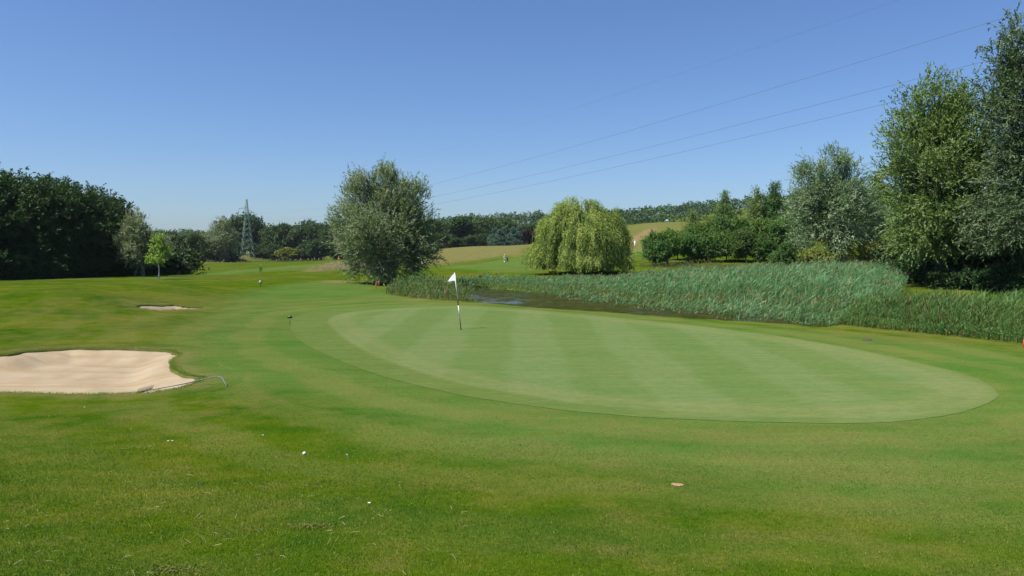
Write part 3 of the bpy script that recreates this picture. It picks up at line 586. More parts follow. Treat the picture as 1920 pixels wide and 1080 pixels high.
UND = [kind('undergrowth_bush', 130 + k, 10, 2.6, 1.7, 1.5, 1.0, 1.5, L_OAK, BARK, base_r=.1, fork=.5, clumps=260, twigs=8, K=6, tl=.5, lL=.3, lW=.19, up=.3, droop=.1, spread=.9, rc=.35, shell=.3, amp=.2, upn=.4, zmin=.02) for k in range(2)]
rg = np.random.default_rng(77)
def at(px, Y): q = XY(px, Y); return q[0], q[1]
def topscale(tree, px, Y, ytop):
    x, y = at(px, Y); return (P(px, ytop, Y)[2] - hz(x, y)) / tree.h
def put_top(tree, px, Y, ytop, label, group=None, wide=1., cat='tree'):
    x, y = at(px, Y); s = topscale(tree, px, Y, ytop); return tree.put(x, y, label, cat, group, sc=(s * wide, s * wide, s), rz=rg.uniform(0, 6.28))

# left wood, dark against the light
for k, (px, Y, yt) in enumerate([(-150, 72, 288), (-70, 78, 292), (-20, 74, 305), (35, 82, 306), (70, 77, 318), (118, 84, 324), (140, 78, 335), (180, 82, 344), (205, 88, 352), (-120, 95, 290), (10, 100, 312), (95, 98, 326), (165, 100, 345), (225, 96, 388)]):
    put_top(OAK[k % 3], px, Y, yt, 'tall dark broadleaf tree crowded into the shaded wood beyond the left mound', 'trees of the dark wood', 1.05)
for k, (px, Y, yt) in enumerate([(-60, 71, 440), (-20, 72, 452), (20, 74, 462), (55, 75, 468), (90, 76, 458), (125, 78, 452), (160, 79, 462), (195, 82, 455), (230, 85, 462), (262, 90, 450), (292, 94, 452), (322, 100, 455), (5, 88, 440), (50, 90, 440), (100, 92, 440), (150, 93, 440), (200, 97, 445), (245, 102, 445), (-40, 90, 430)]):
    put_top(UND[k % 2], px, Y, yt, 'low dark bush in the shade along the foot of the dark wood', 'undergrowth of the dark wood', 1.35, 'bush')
GW = kind('grey_willow', 95, 10, 4.4, 5.8, 3.6, 1.7, 2.4, L_WILLOW, BARK_GREY, top=(9, 1.8, 2), base_r=.3, fork=1.6, clumps=330, twigs=8, K=7, tl=1.0, lL=.42, lW=.13, up=.6, droop=.2, spread=.5, rc=.4, shell=.5, amp=.2, zmin=.5)
put_top(GW, 268, 80, 386, 'grey-leaved willow beside the dark wood, behind the young tree', None, .95)
put_top(GW, 413, 225, 402, 'grey-leaved willow in the far hedge left of the pylon', None, 1.0)

# hedge and wood round the pylon
for k, (px, Y, yt, w) in enumerate([(318, 240, 432, 1.1), (345, 235, 436, 1.0), (372, 222, 432, 1.0), (452, 330, 400, .9), (478, 335, 398, .9), (437, 325, 418, 1), (505, 322, 414, .95), (528, 318, 420, 1), (556, 322, 416, 1), (580, 316, 412, 1), (604, 320, 411, 1), (628, 315, 414, 1), (650, 312, 412, 1), (676, 318, 414, 1), (705, 318, 416, 1), (540, 345, 412, 1), (590, 350, 409, 1), (645, 348, 410, 1), (495, 350, 410, 1),
                                    (395, 260, 440, 1.1), (430, 290, 440, 1.1), (300, 262, 434, 1.1), (740, 320, 415, 1), (775, 322, 414, 1)]):
    put_top(FAR[k % 3], px, Y, yt + rg.uniform(-7, 7), 'dark green tree in the far wood around the pylon', 'trees of the far wood', w * rg.uniform(.95, 1.15))
for px, Y, yt in [(470, 312, 452), (515, 309, 455), (500, 312, 460), (575, 309, 452), (640, 308, 458), (430, 268, 462), (400, 228, 470), (485, 310, 470)]:
    put_top(FAR[1], px, Y, yt, 'low dark shrub along the fence under the far wood', 'shrubs under the far wood', 1.5, 'bush')
YB = kind('yellow_bush', 97, 7, 2.2, 2.2, 1.2, 1.0, 1.4, L_YELL, BARK, base_r=.1, fork=.5, clumps=150, twigs=6, K=6, tl=.6, lL=.4, lW=.25, up=.5, spread=.8, rc=.25, shell=.4, zmin=.2)
put_top(YB, 545, 304, 461, 'yellow-green bush by the fence in front of the far wood', None, 1.6, 'bush')
put_top(FAR[2], 600, 302, 444, 'rounded mid-green bush bulging out of the far wood onto the fairway', None, 1.25, 'bush')

# wood behind the mown mound
for k, (px, Y, yt) in enumerate([(815, 300, 414), (842, 306, 416), (868, 300, 405), (892, 310, 410), (915, 318, 412), (935, 326, 416), (955, 330, 414), (975, 335, 414), (1000, 335, 412), (1025, 335, 412), (1050, 335, 410), (830, 285, 436), (858, 282, 440), (885, 284, 438), (905, 288, 434), (1130, 335, 412), (1160, 335, 414), (800, 295, 425)]):
    put_top(FAR[(k + 1) % 3], px, Y, yt + rg.uniform(-6, 6), 'dark green tree in the wood behind the straw-coloured mound', 'trees behind the straw mound', rg.uniform(1.05, 1.3))
for px, Y, yt in [(928, 258, 424), (938, 250, 428), (948, 256, 421), (962, 251, 424), (975, 257, 420)]:
    put_top(PINE, px, Y, yt, 'blue-green pine in the small group on the mound above the golfer', 'pines on the mound', 1.05)
CO = kind('copper_beech', 98, 7, 2.4, 4, 2.4, 1.2, 1.7, L_COPP, BARK, base_r=.2, fork=1.4, clumps=150, twigs=6, K=6, tl=.7, lL=.5, lW=.35, up=.4, spread=.9, rc=.3, shell=.4, zmin=.8)
put_top(CO, 990, 256, 428, 'dark purple-leaved tree beside the pine group', None, 1.0)
put_top(CO, 1003, 260, 431, 'smaller purple-leaved tree half hidden by the weeping willow', None, 1.0)

# plantation right of the weeping willow
for k, (px, Y, yt, w) in enumerate([(1228, 88, 428, .9), (1252, 90, 424, .85), (1290, 92, 432, .9), (1325, 92, 430, .95), (1362, 92, 428, .95), (1398, 91, 427, .95), (1432, 90, 432, .95), (1270, 96, 430, 1)]):
    put_top(BUSH[k % 3], px, Y, yt, 'bushy dark green tree in the front row of the plantation', 'front row of the plantation', w * 1.05)
for k, (px, Y, yt, w) in enumerate([(1310, 99, 412, 1), (1345, 100, 402, .95), (1388, 100, 400, .95), (1425, 101, 402, 1), (1460, 99, 408, 1), (1490, 97, 425, 1), (1372, 104, 408, 1), (1478, 104, 398, 1)]):
    put_top(BUSH[(k + 1) % 3], px, Y, yt, 'mid-green tree in the back row of the plantation', 'back row of the plantation', w)
put_top(BIRCH[0], 1297, 108, 392, 'short loose birch rising from the left end of the plantation', None, 1.35)
put_top(BIRCH[1], 1357, 112, 354, 'thin pale birch with sparse crown in the middle of the plantation', None, .95)
put_top(BIRCH[0], 1416, 108, 345, 'slim birch with bare white trunk showing next to the broad birch', None, .95)
BB = Tree('broad_birch', [(0, 0, 9.2, 1.0, 1.0, 1.6), (.2, 0, 7.4, 1.6, 1.6, 1.7), (-.4, .2, 5.6, 2.0, 2.0, 1.7), (.5, -.2, 4.0, 2.1, 2.1, 1.5)], L_BUSH, BARK_PALE, 85, base_r=.16, fork=5, clumps=280, twigs=8, K=8, tl=.6, lL=.22, lW=.13, up=.3, droop=.2, spread=.7, rc=.25, shell=.35, amp=.15, zmin=1.4)
put_top(BB, 1448, 108, 335, 'broad dense dark birch, tallest tree of the plantation', None, 1.0)
put_top(BIRCH[1], 1642, 104, 315, 'birch peeping up behind the silvery willow', None, 1.4)
put_top(BIRCH[0], 1352 + 60, 200, 404, 'small lone tree on the crest of the hill', None, .8)
put_top(BUSH[0], 1471, 76, 449, 'small round-headed tree on a bare stem in front of the plantation', None, .9)
LB = kind('lime_green_bush', 99, 8, 1.7, 1.5, .9, .7, 1.0, L_YELL, BARK, base_r=.07, fork=.4, clumps=170, twigs=7, K=7, tl=.45, lL=.2, lW=.13, up=.5, spread=.8, rc=.18, shell=.35, zmin=.15)
put_top(LB, 1517, 78, 461, 'lime-green bush under the silvery willow', None, 1.15, 'bush')
CON = Tree('golden_conifer', [(0, 0, 1.9, .25, .25, .5), (0, 0, 1.2, .55, .55, .5), (0, 0, .6, .8, .8, .4)], L_YELL, BARK, 100, base_r=.05, fork=1.2, clumps=70, twigs=6, K=6, tl=.4, lL=.18, lW=.07, up=.3, spread=.6, rc=.1, shell=.4, zmin=.1)
put_top(CON, 1592, 84, 452, 'small golden conifer beside the trunk of the silvery willow', None, 1.0)
put_top(CON, 1660, 76, 462, 'small golden conifer between the reeds and the tall willow', None, 1.1)
put_top(LB, 1632, 84, 448, 'loose green bush behind the golden conifers', None, 1.0, 'bush')
put_top(BB, 1682, 92, 372, 'leafy mid-height tree rising between the silvery and the tall willow', None, 1.25)
put_top(BUSH[2], 1690, 82, 440, 'green tree filling the gap between the silvery and the tall willow', None, 1.0)
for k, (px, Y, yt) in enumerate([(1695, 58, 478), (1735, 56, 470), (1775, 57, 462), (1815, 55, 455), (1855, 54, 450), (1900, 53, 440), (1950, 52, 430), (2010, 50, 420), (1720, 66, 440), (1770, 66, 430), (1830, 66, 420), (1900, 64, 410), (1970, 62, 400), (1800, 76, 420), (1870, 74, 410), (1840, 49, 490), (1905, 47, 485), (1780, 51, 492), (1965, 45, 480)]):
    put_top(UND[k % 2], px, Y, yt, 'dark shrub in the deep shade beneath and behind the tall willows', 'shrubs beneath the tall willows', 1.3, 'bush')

# young trees on the fairway
YT = Tree('young_tree', [(.1, 0, 3.9, .5, .5, .75), (-.3, 0, 3.0, .8, .7, .6), (.45, .1, 2.9, .7, .7, .6), (-.7, 0, 2.2, .75, .7, .45), (.2, -.1, 2.1, .9, .8, .45)], L_LIME, BARK_PALE, 110, base_r=.065, fork=1.7, clumps=120, twigs=5, K=6, tl=.4, lL=.16, lW=.13, up=.3, droop=.1, spread=.9, rc=.12, shell=.3, amp=.25, zmin=1.55)
put_top(YT, 298, 67, 431, 'small bright lime-green tree with thin pale trunk on the mound', None, 1.0)
SAP = Tree('sapling', [(0, 0, 1.5, .35, .35, .5), (.1, 0, .95, .3, .3, .35)], L_LIME, BARK, 111, base_r=.03, fork=.8, clumps=24, twigs=4, K=5, tl=.3, lL=.18, lW=.13, up=.4, spread=.8, rc=.08, shell=.3, zmin=.5)
put_top(SAP, 487, 110, 494, 'tiny sapling standing alone on the fairway below the pylon', None, 1.0)

# distant wooded ridge: nobody could count it
def ridge():
    rg = np.random.default_rng(200); n = 760
    px = rg.uniform(-150, 2050, n); Y = rg.uniform(430, 800, n)
    right = px > 780; keep = right | (Y > 560); px, Y = px[keep], Y[keep]
    x = (px - 960) / FPX * Y; y = Y; z = H1(x, y); n = len(x); K = 160
    hh = rg.uniform(8.5, 12.5, n); ww = rg.uniform(4.5, 6.8, n)
    d = unit(rg.normal(0, 1, (n, K, 3))); d[..., 2] = np.abs(d[..., 2]) * 1.1 - .35
    f = rg.uniform(.8, 1.08, (n, K, 1)) * (1 + .2 * np.sin(d[..., :1] * 9 + np.arange(n)[:, None, None]))
    c = np.stack([x, y, z + hh * .52], -1)[:, None] + d * f * np.stack([ww, ww, hh * .5], -1)[:, None]
    ld = unit(d * .3 + rg.normal(0, 1, (n, K, 3)))
    V, Q = leaf_quads(c.reshape(-1, 3), ld.reshape(-1, 3), rg.uniform(1.1, 1.9, n * K), rg.uniform(.8, 1.4, n * K), rg, .8, d.reshape(-1, 3))
    v = np.clip(.6 * rg.random((n, 1)) + .3 * rg.random((n, K)), 0, 1).ravel()
    tag(mk('distant_wood', V, Q, None, L_WOOD, attrs={'v': ('FACE', v)}), 'dark wood covering the distant ridge', 'wood', kind='stuff')
ridge()

# ------------------------------------------------------------------ reeds, sedge, bank herbs, dry grass, lawn blades
def inpoly(poly, n, rg):
    poly = np.asarray(poly); lo, hi = poly.min(0), poly.max(0); out = np.zeros((0, 2))
    while len(out) < n:
        p = rg.uniform(lo, hi, (n, 2)); out = np.vstack([out, p[sdist(poly, p[:, 0], p[:, 1]) < 0]])
    return out[:n]
def strips(base, d0, bend, L, Wd, rg, v, seg=3):
    """bent tapering blades: base (n,3), start direction, end drop direction"""
    n = len(base); s = np.linspace(0, 1, seg + 1); S = s[None, :, None] * L[:, None, None]
    c = base[:, None] + d0[:, None] * S + bend[:, None] * (s ** 2)[None, :, None] * L[:, None, None]
    w = unit(np.cross(d0, rg.normal(0, 1, (n, 3)))); ws = Wd[:, None, None] * np.array([.7, 1, .65, .0][:seg + 1] if seg == 3 else [.8, .95, 0])[None, :, None] * .5
    a, b = c + w[:, None] * ws, c - w[:, None] * ws
    V = np.concatenate([a[:, :seg], b[:, :seg], c[:, seg:]], 1); m = 2 * seg + 1; o = np.arange(n)[:, None] * m
    q = np.concatenate([o + np.array([[k, seg + k, seg + k + 1, k + 1]]) for k in range(seg - 1)]) if seg > 1 else np.zeros((0, 4), int)
    t = o + np.array([[seg - 1, 2 * seg - 1, 2 * seg]])
    return V.reshape(-1, 3), q, t, np.concatenate([np.tile(v, seg - 1), v])
def reed_bed(name, label, poly, n, h0, h1, mat, leaves, lean, seed, dead=.12, wl=.026, curl=.5, plume=.1, hfun=None):
    rg = np.random.default_rng(seed); p = inpoly(poly, n, rg); z = H1(p[:, 0], p[:, 1])
    h = rg.uniform(h0, h1, n) * (1 + .20 * sn(p[:, 0], p[:, 1], seed, 6.) + .16 * sn(p[:, 0], p[:, 1], seed + 1, 2.2))
    if hfun is not None: h = h * hfun(p[:, 0], p[:, 1])
    if h1 > .9: h = h * (.55 + .45 * sst(0, 1.6 * h1, -sdist(np.asarray(poly), p[:, 0], p[:, 1]) + 1.2 * sn(p[:, 0], p[:, 1], seed + 5, 3.)))
    b = np.c_[p, z - .05]; cl = np.clip(.5 + .55 * sn(p[:, 0], p[:, 1], seed + 2, 5.) + .35 * sn(p[:, 0], p[:, 1], seed + 7, 1.8), 0, 1)
    ln = np.stack([lean + .10 * sn(p[:, 0], p[:, 1], seed + 3, 5.) + rg.normal(0, .06, n), rg.normal(0, .07, n), np.ones(n)], 1); ln = unit(ln)
    mbV, mbQ, mbT, vq, vt, off = [], [], [], [], [], 0
    def put(V, q, t, v, nb):
        nonlocal off
        mbV.append(V); mbQ.append(q + off); mbT.append(t + off); off += len(V); vq.append(v[:len(q)]); vt.append(v[len(q):])
    put(*strips(b, ln, ln * 0, h, np.full(n, .02), rg, np.where(rg.random(n) < .3, .1, .5), 2), n)
    for k in range(leaves):
        f = rg.uniform(.12, .95, n); bb = b + ln * (h * f)[:, None]
        az = rg.uniform(0, 6.283, n); dd = np.stack([np.cos(az) * .6 + lean * 2.2, np.sin(az) * .6, rg.uniform(.7, 1.5, n)], 1); dd = unit(dd)
        bend = np.stack([np.full(n, lean * 1.1), np.zeros(n), -rg.uniform(.25, 1.0, n) * curl], 1)
        L = rg.uniform(.4, .72, n) * np.minimum(h / 2, 1.1)
        v = np.clip(.22 + .45 * cl + .36 * rg.random(n), .24, .95)
        deadm = (rg.random(n) < dead * np.where(f < .38, 4.5, .6)); v = np.where(deadm, rg.uniform(0, .17, n), v)
        put(*strips(bb, dd, bend, L, np.full(n, wl) * rg.uniform(.7, 1.3, n), rg, v, 2), n)
    m = rg.random(n) < plume
    if m.any():
        for k in range(3):
            put(*strips((b + ln * h[:, None])[m], unit(ln[m] + rg.normal(0, .2, (m.sum(), 3))), np.tile([lean * .8, 0, -.2], (m.sum(), 1)), np.full(m.sum(), .26), np.full(m.sum(), .05), rg, np.full(m.sum(), 1.), 2), m.sum())
    return tag(mk(name, np.concatenate(mbV), np.concatenate(mbQ), np.concatenate(mbT), mat, attrs={'v': ('FACE', np.concatenate(vq + vt))}), label, 'reeds', kind='stuff')
RB = [XY(*q) for q in [(850, 62), (905, 57.5), (1000, 52), (1100, 45), (1250, 38.2), (1400, 35), (1500, 33), (1580, 32), (1650, 35), (1680, 42), (1700, 52), (1690, 58), (1620, 63), (1500, 64), (1400, 65), (1300, 68), (1200, 70), (1100, 67), (1000, 67), (850, 69)]]
reed_bed('reed_bed', 'tall blue-green reeds filling the far side of the pond', RB, 17000, 1.75, 2.15, L_REED, 6, .16, 300, dead=.15, hfun=lambda x, y: (.56 + .38 * sst(7, 17, x) + .10 * sst(1, -4, x)) * (1 - .25 * sst(52, 64, y)), plume=.06)
SB = [XY(*q) for q in [(1540, 33.0), (1640, 30), (1750, 27.6), (1930, 24.6), (2080, 23), (2080, 38), (1900, 38), (1810, 33), (1700, 34.5), (1600, 36.5)]]
reed_bed('sedge_bed', 'dense green sedge and bulrush leaves along the bank beyond the green', SB, 7600, .95, 1.5, L_SEDGE, 6, .08, 310, dead=.08, wl=.022, curl=.45, plume=.0)
WB = [XY(*q) for q in [(720, 49), (760, 45.5), (820, 42.5), (885, 41.5), (905, 43), (905, 46), (870, 50), (840, 58), (800, 60), (740, 58)]]
reed_bed('bank_sedge', 'mixed sedge and straw-coloured grasses under the grey-green willow', WB, 3600, .55, 1.15, L_HERB, 5, .08, 320, dead=.15, curl=.5, plume=.1)
PB = [XY(*q) for q in [(905, 41.6), (1000, 38.2), (1110, 36.7), (1300, 33.5), (1480, 31), (1560, 30), (1560, 33), (1480, 32.8), (1300, 35.6), (1110, 38.4), (1000, 40), (905, 43.5)]]
reed_bed('bank_weeds', 'low weeds and sedge tufts fringing the near pond edge', PB, 2600, .22, .6, L_SEDGE, 5, -.05, 330, dead=.14, wl=.018, curl=.4, plume=0, hfun=lambda x, y: np.clip(sn(x, y, 9, 4.) * 1.6 + .5, .12, 1.2))
FB = [XY(*q) for q in [(1545, 31.5), (1640, 29.0), (1750, 26.8), (1930, 24.0), (2080, 22.4), (2080, 23.6), (1930, 25.2), (1750, 28.2), (1640, 30.6)]]
reed_bed('bank_tufts', 'low leafy tufts where the mown bank meets the sedge', FB, 2300, .18, .5, L_SEDGE, 6, -.04, 335, dead=.12, wl=.024, curl=.6, plume=0)
MB_ = [XY(*q) for q in [(1640, 36), (1700, 35), (1790, 33.5), (1830, 34), (1830, 42), (1790, 45), (1700, 44)]]
reed_bed('marsh_grass', 'sunlit yellow-green marsh grass in front of the tall willows', MB_, 3000, .25, .6, L_YELL, 5, -.06, 340, dead=0, wl=.02, curl=.6, plume=0)
DG = [XY(*q) for q in [(572, 118), (620, 116), (680, 115), (740, 116), (740, 150), (660, 165), (610, 150), (590, 128)]]
reed_bed('dry_grass', 'tuft of tall straw-coloured dry grass on the fairway', DG, 3800, .5, 1.0, L_STRAW, 4, -.1, 350, dead=0, wl=.035, curl=.4, plume=0, hfun=lambda x, y: np.clip(.8 + .7 * sn(x, y, 5, 5.), .3, 1.4))
DG2 = [XY(*q) for q in [(1200, 84), (1330, 84), (1480, 77), (1640, 76), (1700, 74), (1700, 79), (1560, 82), (1480, 84), (1330, 89), (1200, 87)]]
reed_bed('meadow_grass', 'tawny uncut grass between the reeds and the plantation', DG2, 2600, .3, .75, L_HERB, 4, -.1, 360, dead=.5, wl=.03, curl=.4, plume=0)
def hedge_grass():
    pl = [XY(*q) for q in [(395, 205), (440, 275), (540, 288), (640, 288), (700, 280), (700, 286), (640, 296), (540, 298), (430, 290), (385, 215)]]
    reed_bed('fence_grass', 'rough grass growing along the far fence', pl, 2200, .5, 1.1, L_HERB, 4, -.1, 370, dead=.15, wl=.09, curl=.4, plume=0)
hedge_grass()
def lawn():
    rg = np.random.default_rng(400); n = 330000
    Y = 3.6 * (13.5 / 3.6) ** (rg.random(n) ** .8); px = rg.uniform(-120, 2040, n); x = (px - 960) / FPX * Y
    m = (rg.random(n) < np.clip((13.5 - Y) / 6.5, 0, 1)) & (sdist(OUT, x, Y) > .1) & (sdist(BUNK[0], x, Y) > .02); x, Y = x[m], Y[m]; n = len(x); z = H1(x, Y)
    tuft = np.clip(.5 + .6 * sn(x, Y, 41, .5) + .5 * sn(x, Y, 42, 2.4), 0, 1); left = sst(2.5, -3.5, x)
    h = rg.uniform(.010, .026, n) * (.7 + .5 * tuft + .6 * left) ; dd = unit(np.stack([rg.normal(0, .55, n) - .1, rg.normal(0, .55, n), np.ones(n)], 1))
    w = unit(np.cross(dd, rg.normal(0, 1, (n, 3)))) * (rg.uniform(.0018, .0034, n) * (Y / 6) ** .5)[:, None]; b = np.c_[x, Y, z - .003]
    V = np.stack([b + w, b - w, b + dd * h[:, None]], 1).reshape(-1, 3)
    v = np.clip(.38 + .46 * sn(x, Y, 43, .9) + .34 * sn(x, Y, 44, 2.6) + .30 * (rg.random(n) - .5), 0, .93); v = np.where(rg.random(n) < .022, rg.uniform(.92, 1, n), v)
    tag(mk('lawn_grass', V, None, np.arange(n * 3).reshape(-1, 3), L_BLADE, attrs={'v': ('FACE', v)}), 'short mown grass blades in the foreground', 'grass', kind='stuff')
    # fringe hanging over the bunker rim
    for i, (b, nb, hh) in enumerate(((BUNK[0], 9000, .07), (BUNK[1], 2500, .09))):
        k = rg.integers(0, len(b), nb); t = rg.random(nb)[:, None]; q = b[k] * (1 - t) + np.roll(b, -1, 0)[k] * t
        c = b.mean(0); o = unit(q - c); q = q + o * rg.uniform(-.03, .22, nb)[:, None]
        base = np.c_[q, H1(q[:, 0], q[:, 1])]; dd = unit(np.c_[-o * rg.uniform(-.2, .9, nb)[:, None], rg.uniform(.3, 1, nb)] + rg.normal(0, .3, (nb, 3)))
        V, q_, t_, v_ = strips(base, dd, np.tile([0, 0, -.5], (nb, 1)), rg.uniform(.4, 1.3, nb) * hh, np.full(nb, .008), rg, np.clip(rg.normal(.45, .25, nb), 0, .97), 2)
        tag(mk('bunker_fringe', V, q_, t_, L_BLADE, attrs={'v': ('FACE', v_)}), ('ragged grass hanging over the rim of the large bunker', 'ragged grass on the rim of the small bunker')[i], 'grass', kind='stuff')
lawn()

# ------------------------------------------------------------------ flagstick
def flagstick():
    b = G(864.5, 618.5); t = P(852.5, 512.5, b[1] + .10); v = t - b; r = tag(empty('flagstick', tuple(b)), 'leaning black and white flagstick with white pennant standing on the green', 'flagstick')
    def seg(name, f0, f1, mat, rad):
        m = MB(); m.tube([v * f0, v * (f0 + f1) / 2, v * f1], rad, 10); return m.build(name, mat, r, smooth_=False)
    seg('black_section', -.01, .245, BLACK, .0165); seg('white_section', .2455, .43, WHITE, .018); seg('black_section', .4305, .575, BLACK, .018); seg('white_section', .5755, .998, WHITE, .016)
    m = MB(); m.lathe(v * .998, [(.0, .03), (.018, .024), (.02, .0), (.016, -.01)], 10); m.build('top_cap', WHITE, r)
    m = MB(); m.lathe((0, 0, .016), [(.0, -.004), (.056, -.004), (.056, .0), (.046, .0), (.0, -.001)], 20); m.build('hole_rim', BLACK, r)
    # pennant: pointed, blown to the left, softly rippled
    N, M = 16, 10; V = []
    top, bot = v * .995, v * .862; tip = top + np.array([-.285, .05, -.30])
    for i in range(N + 1):
        a = i / N
        for j in range(M + 1):
            f = j / M; p0 = top * (1 - f) + bot * f; p0 = p0 + np.array([-.016, 0, 0])
            e = tip + np.array([0, 0, .0]); p = p0 * (1 - a) + e * a
            p = p + np.array([0, .035 * math.sin(a * 6 + f * 1.5) * a * (1.2 - a), .008 * math.sin(a * 5)]); V.append(p)
    q = [(i * (M + 1) + j, i * (M + 1) + j + 1, (i + 1) * (M + 1) + j + 1, (i + 1) * (M + 1) + j) for i in range(N) for j in range(M)]
    o = mk('pennant', V, q, None, CLOTH_W, r, smooth_=True); md = o.modifiers.new('thick', 'SOLIDIFY'); md.thickness = .003
flagstick()

# ------------------------------------------------------------------ rake in the bunker
def rake():
    def at_(px, py, Y): return P(px, py, Y)
    h = P(270, 733.5, 15.55); zs = float(bowl(0, np.array([h[0]]), np.array([h[1]]), sdist(BUNK[0], np.array([h[0]]), np.array([h[1]])))[0]); h[2] = max(h[2], zs + .06)
    e = P(408, 705.5, 16.1); f = G(427, 726); f[2] += .01
    r = tag(empty('bunker_rake', tuple(f)), 'bent metal rake lying across the edge of the large bunker', 'rake')
    m = MB(); k = e - h; u = k / np.linalg.norm(k)
    mid = h + k * .5 - np.array([0, 0, .015])
    m.tube([q - f for q in (h, mid, e - u * .12, e - u * .03, e + np.array([.05, 0, -.012]), e * .8 + f * .2 + np.array([.06, 0, .01]), e * .4 + f * .6 + np.array([.02, 0, 0]), f)], [.0115] * 8, 8)
    m.build('handle', STEEL, r, smooth_=True)
    w = np.array([-.22, -.97, 0.]); w /= np.linalg.norm(w); m = MB(); c = h - f
    m.tube([c - w * .24, c + w * .24], .017, 8); hd = m.build('head', DGREEN, r)
    for i in range(9):
        m = MB(); p = c + w * (-.22 + .055 * i); m.tube([p, p + np.array([.02, .03, .05]), p + np.array([.03, .06, .09])], [.008, .007, .004], 5); m.build('tine', DGREEN, hd)
rake()

# ------------------------------------------------------------------ signs, markers, stakes
def small_sign():
    b = G(543.5, 609.5); r = tag(empty('green_sign', tuple(b)), 'small dark sign plate on a thin post beside the putting green', 'sign')
    m = MB(); m.tube([(0, 0, -.06), (0, 0, .27)], .009, 8); m.build('post', BLACK, r)
    m = MB(); m.box((.0, 0, .31), (.175, .018, .085), .1); pl = m.build('plate', DGREEN, r)
    m = MB(); m.box((.0, -.0115, .31), (.155, .004, .066), .1); m.build('face', BLACK, pl)
small_sign()
def marker():
    b = G(488, 537); r = tag(empty('fairway_marker', tuple(b)), 'small pale-topped post standing on the fairway behind the green', 'marker')
    m = MB(); m.tube([(0, 0, -.05), (.01, 0, .24)], .025, 8); m.build('post', BLACK, r)
    m = MB(); m.lathe((0, 0, .24), [(.0, .18), (.05, .17), (.075, .12), (.075, .04), (.05, .0), (.0, -.005)], 12); m.build('head', SIGNB, r)
    m = MB(); m.tube([(.075, 0, .18), (.15, 0, .38), (.11, 0, .42)], .022, 6); m.build('handle', BLACK, r)
marker()
def stake(px, py, hh, label, mat=REDP, name='hazard_stake', cat='stake', group='red hazard stakes', wdt=.045, Y=None):
    b = G(px, py) if Y is None else np.array([*XY(px, Y), hz(*XY(px, Y))]); r = tag(empty(name, tuple(b)), label, cat, group)
    m = MB(); m.box((0, 0, hh / 2 - .08), (wdt, wdt, hh + .04), .5); m.build('post', mat, r)
    m = MB(); m.lathe((0, 0, hh - .062), [(wdt * .68, 0), (wdt * .5, .02), (.0, .045)], 4); m.build('tip', mat, r)
for px, py, hh, lb in [(705, 541.5, .42, 'thin red stake on the fairway left of the grey-green willow, the lower of a pair'), (710.5, 537, .45, 'red stake left of the grey-green willow, the upper of a pair'), (834, 560, .5, 'red stake in front of the straw-coloured bank grasses by the flag'), (856, 562, .45, 'red stake standing among the bank sedge right behind the flag'),
                       (1010, 573, .42, 'red stake beside the open pond water'), (1487, 606.5, .42, 'red stake where the reeds meet the sedge'), (1920, 651, .3, 'red stake at the edge of the sedge under the tall dark willow')]:
    stake(px, py, hh, lb)
stake(650, 490, 1.5, 'white post on the far fairway beside the dry grass', WHITE, 'white_post', 'post', None, .22, 262)
stake(1190, 462, 1.5, 'white post on the hillside beside the weeping willow', WHITE, 'white_post', 'post', None, .16, 168)
def orange_marker():
    x, y = XY(635.5, 292); r = tag(empty('orange_marker', (x, y, hz(x, y))), 'orange marker post at the edge of the far wood', 'marker')
    m = MB(); m.tube([(0, 0, -.1), (0, 0, 1.5)], .09, 8); m.build('post', ORANGE, r)
    m = MB(); m.box((0, 0, .95), (.75, .08, .45)); m.build('board', ORANGE, r)
    m = MB(); m.lathe((0, 0, 1.5), [(.1, 0), (.22, .12), (.22, .35), (.0, .48)], 8); m.build('cap', ORANGE, r)
orange_marker()
def hill_flag():
    x, y = XY(1251.5, 237); z = hz(x, y); zt = P(1251, 411.5, 237)[2]; z = max(z, zt - 2.2); r = tag(empty('far_flagstick', (x, y, hz(x, y))), 'pale blue flag on a distant green on the hilltop', 'flagstick')
    hh = zt - hz(x, y); m = MB(); m.tube([(0, 0, -.1), (0, 0, hh)], .03, 6); m.build('pole', WHITE, r)
    V = [(0, 0, hh), (-.35, .05, hh - .02), (-.72, 0, hh - .04), (0, 0, hh - .75), (-.35, .05, hh - .72), (-.72, 0, hh - .7)]
    o = mk('flag', V, [(0, 1, 4, 3), (1, 2, 5, 4)], None, CLOTH_B, r); md = o.modifiers.new('thick', 'SOLIDIFY'); md.thickness = .01
hill_flag()

# ------------------------------------------------------------------ fence along the far wood
for k, px in enumerate([420, 433, 446, 490, 502, 519, 531, 545, 555, 564, 578, 590, 598, 606, 617, 645, 660, 676]):
    Y = 232 + (px - 420) * 2.0 if px < 450 else 291; q = XY(px, Y); hh = (1.25, 1.5, 1.35, 1.6)[k % 4]
    r = tag(empty('fence_post', (q[0], q[1], hz(*q) - .1), k * .7), 'weathered wooden fence post leaning in the grass below the far wood' if k % 5 == 2 else 'weathered upright wooden fence post in the grass below the far wood', 'post', 'fence posts below the far wood')
    r.rotation_euler = (.0, .16 if k % 5 == 2 else .02, k * .7)
    m = MB(); m.tube([(0, 0, 0), (0, 0, hh * .6), (0, 0, hh)], [.11, .105, .10], 7); m.build('post', POSTW, r)
    m = MB(); m.lathe((0, 0, hh), [(.10, -.001), (.06, .05), (0, .06)], 7); m.build('weathered_top', POSTW, r)

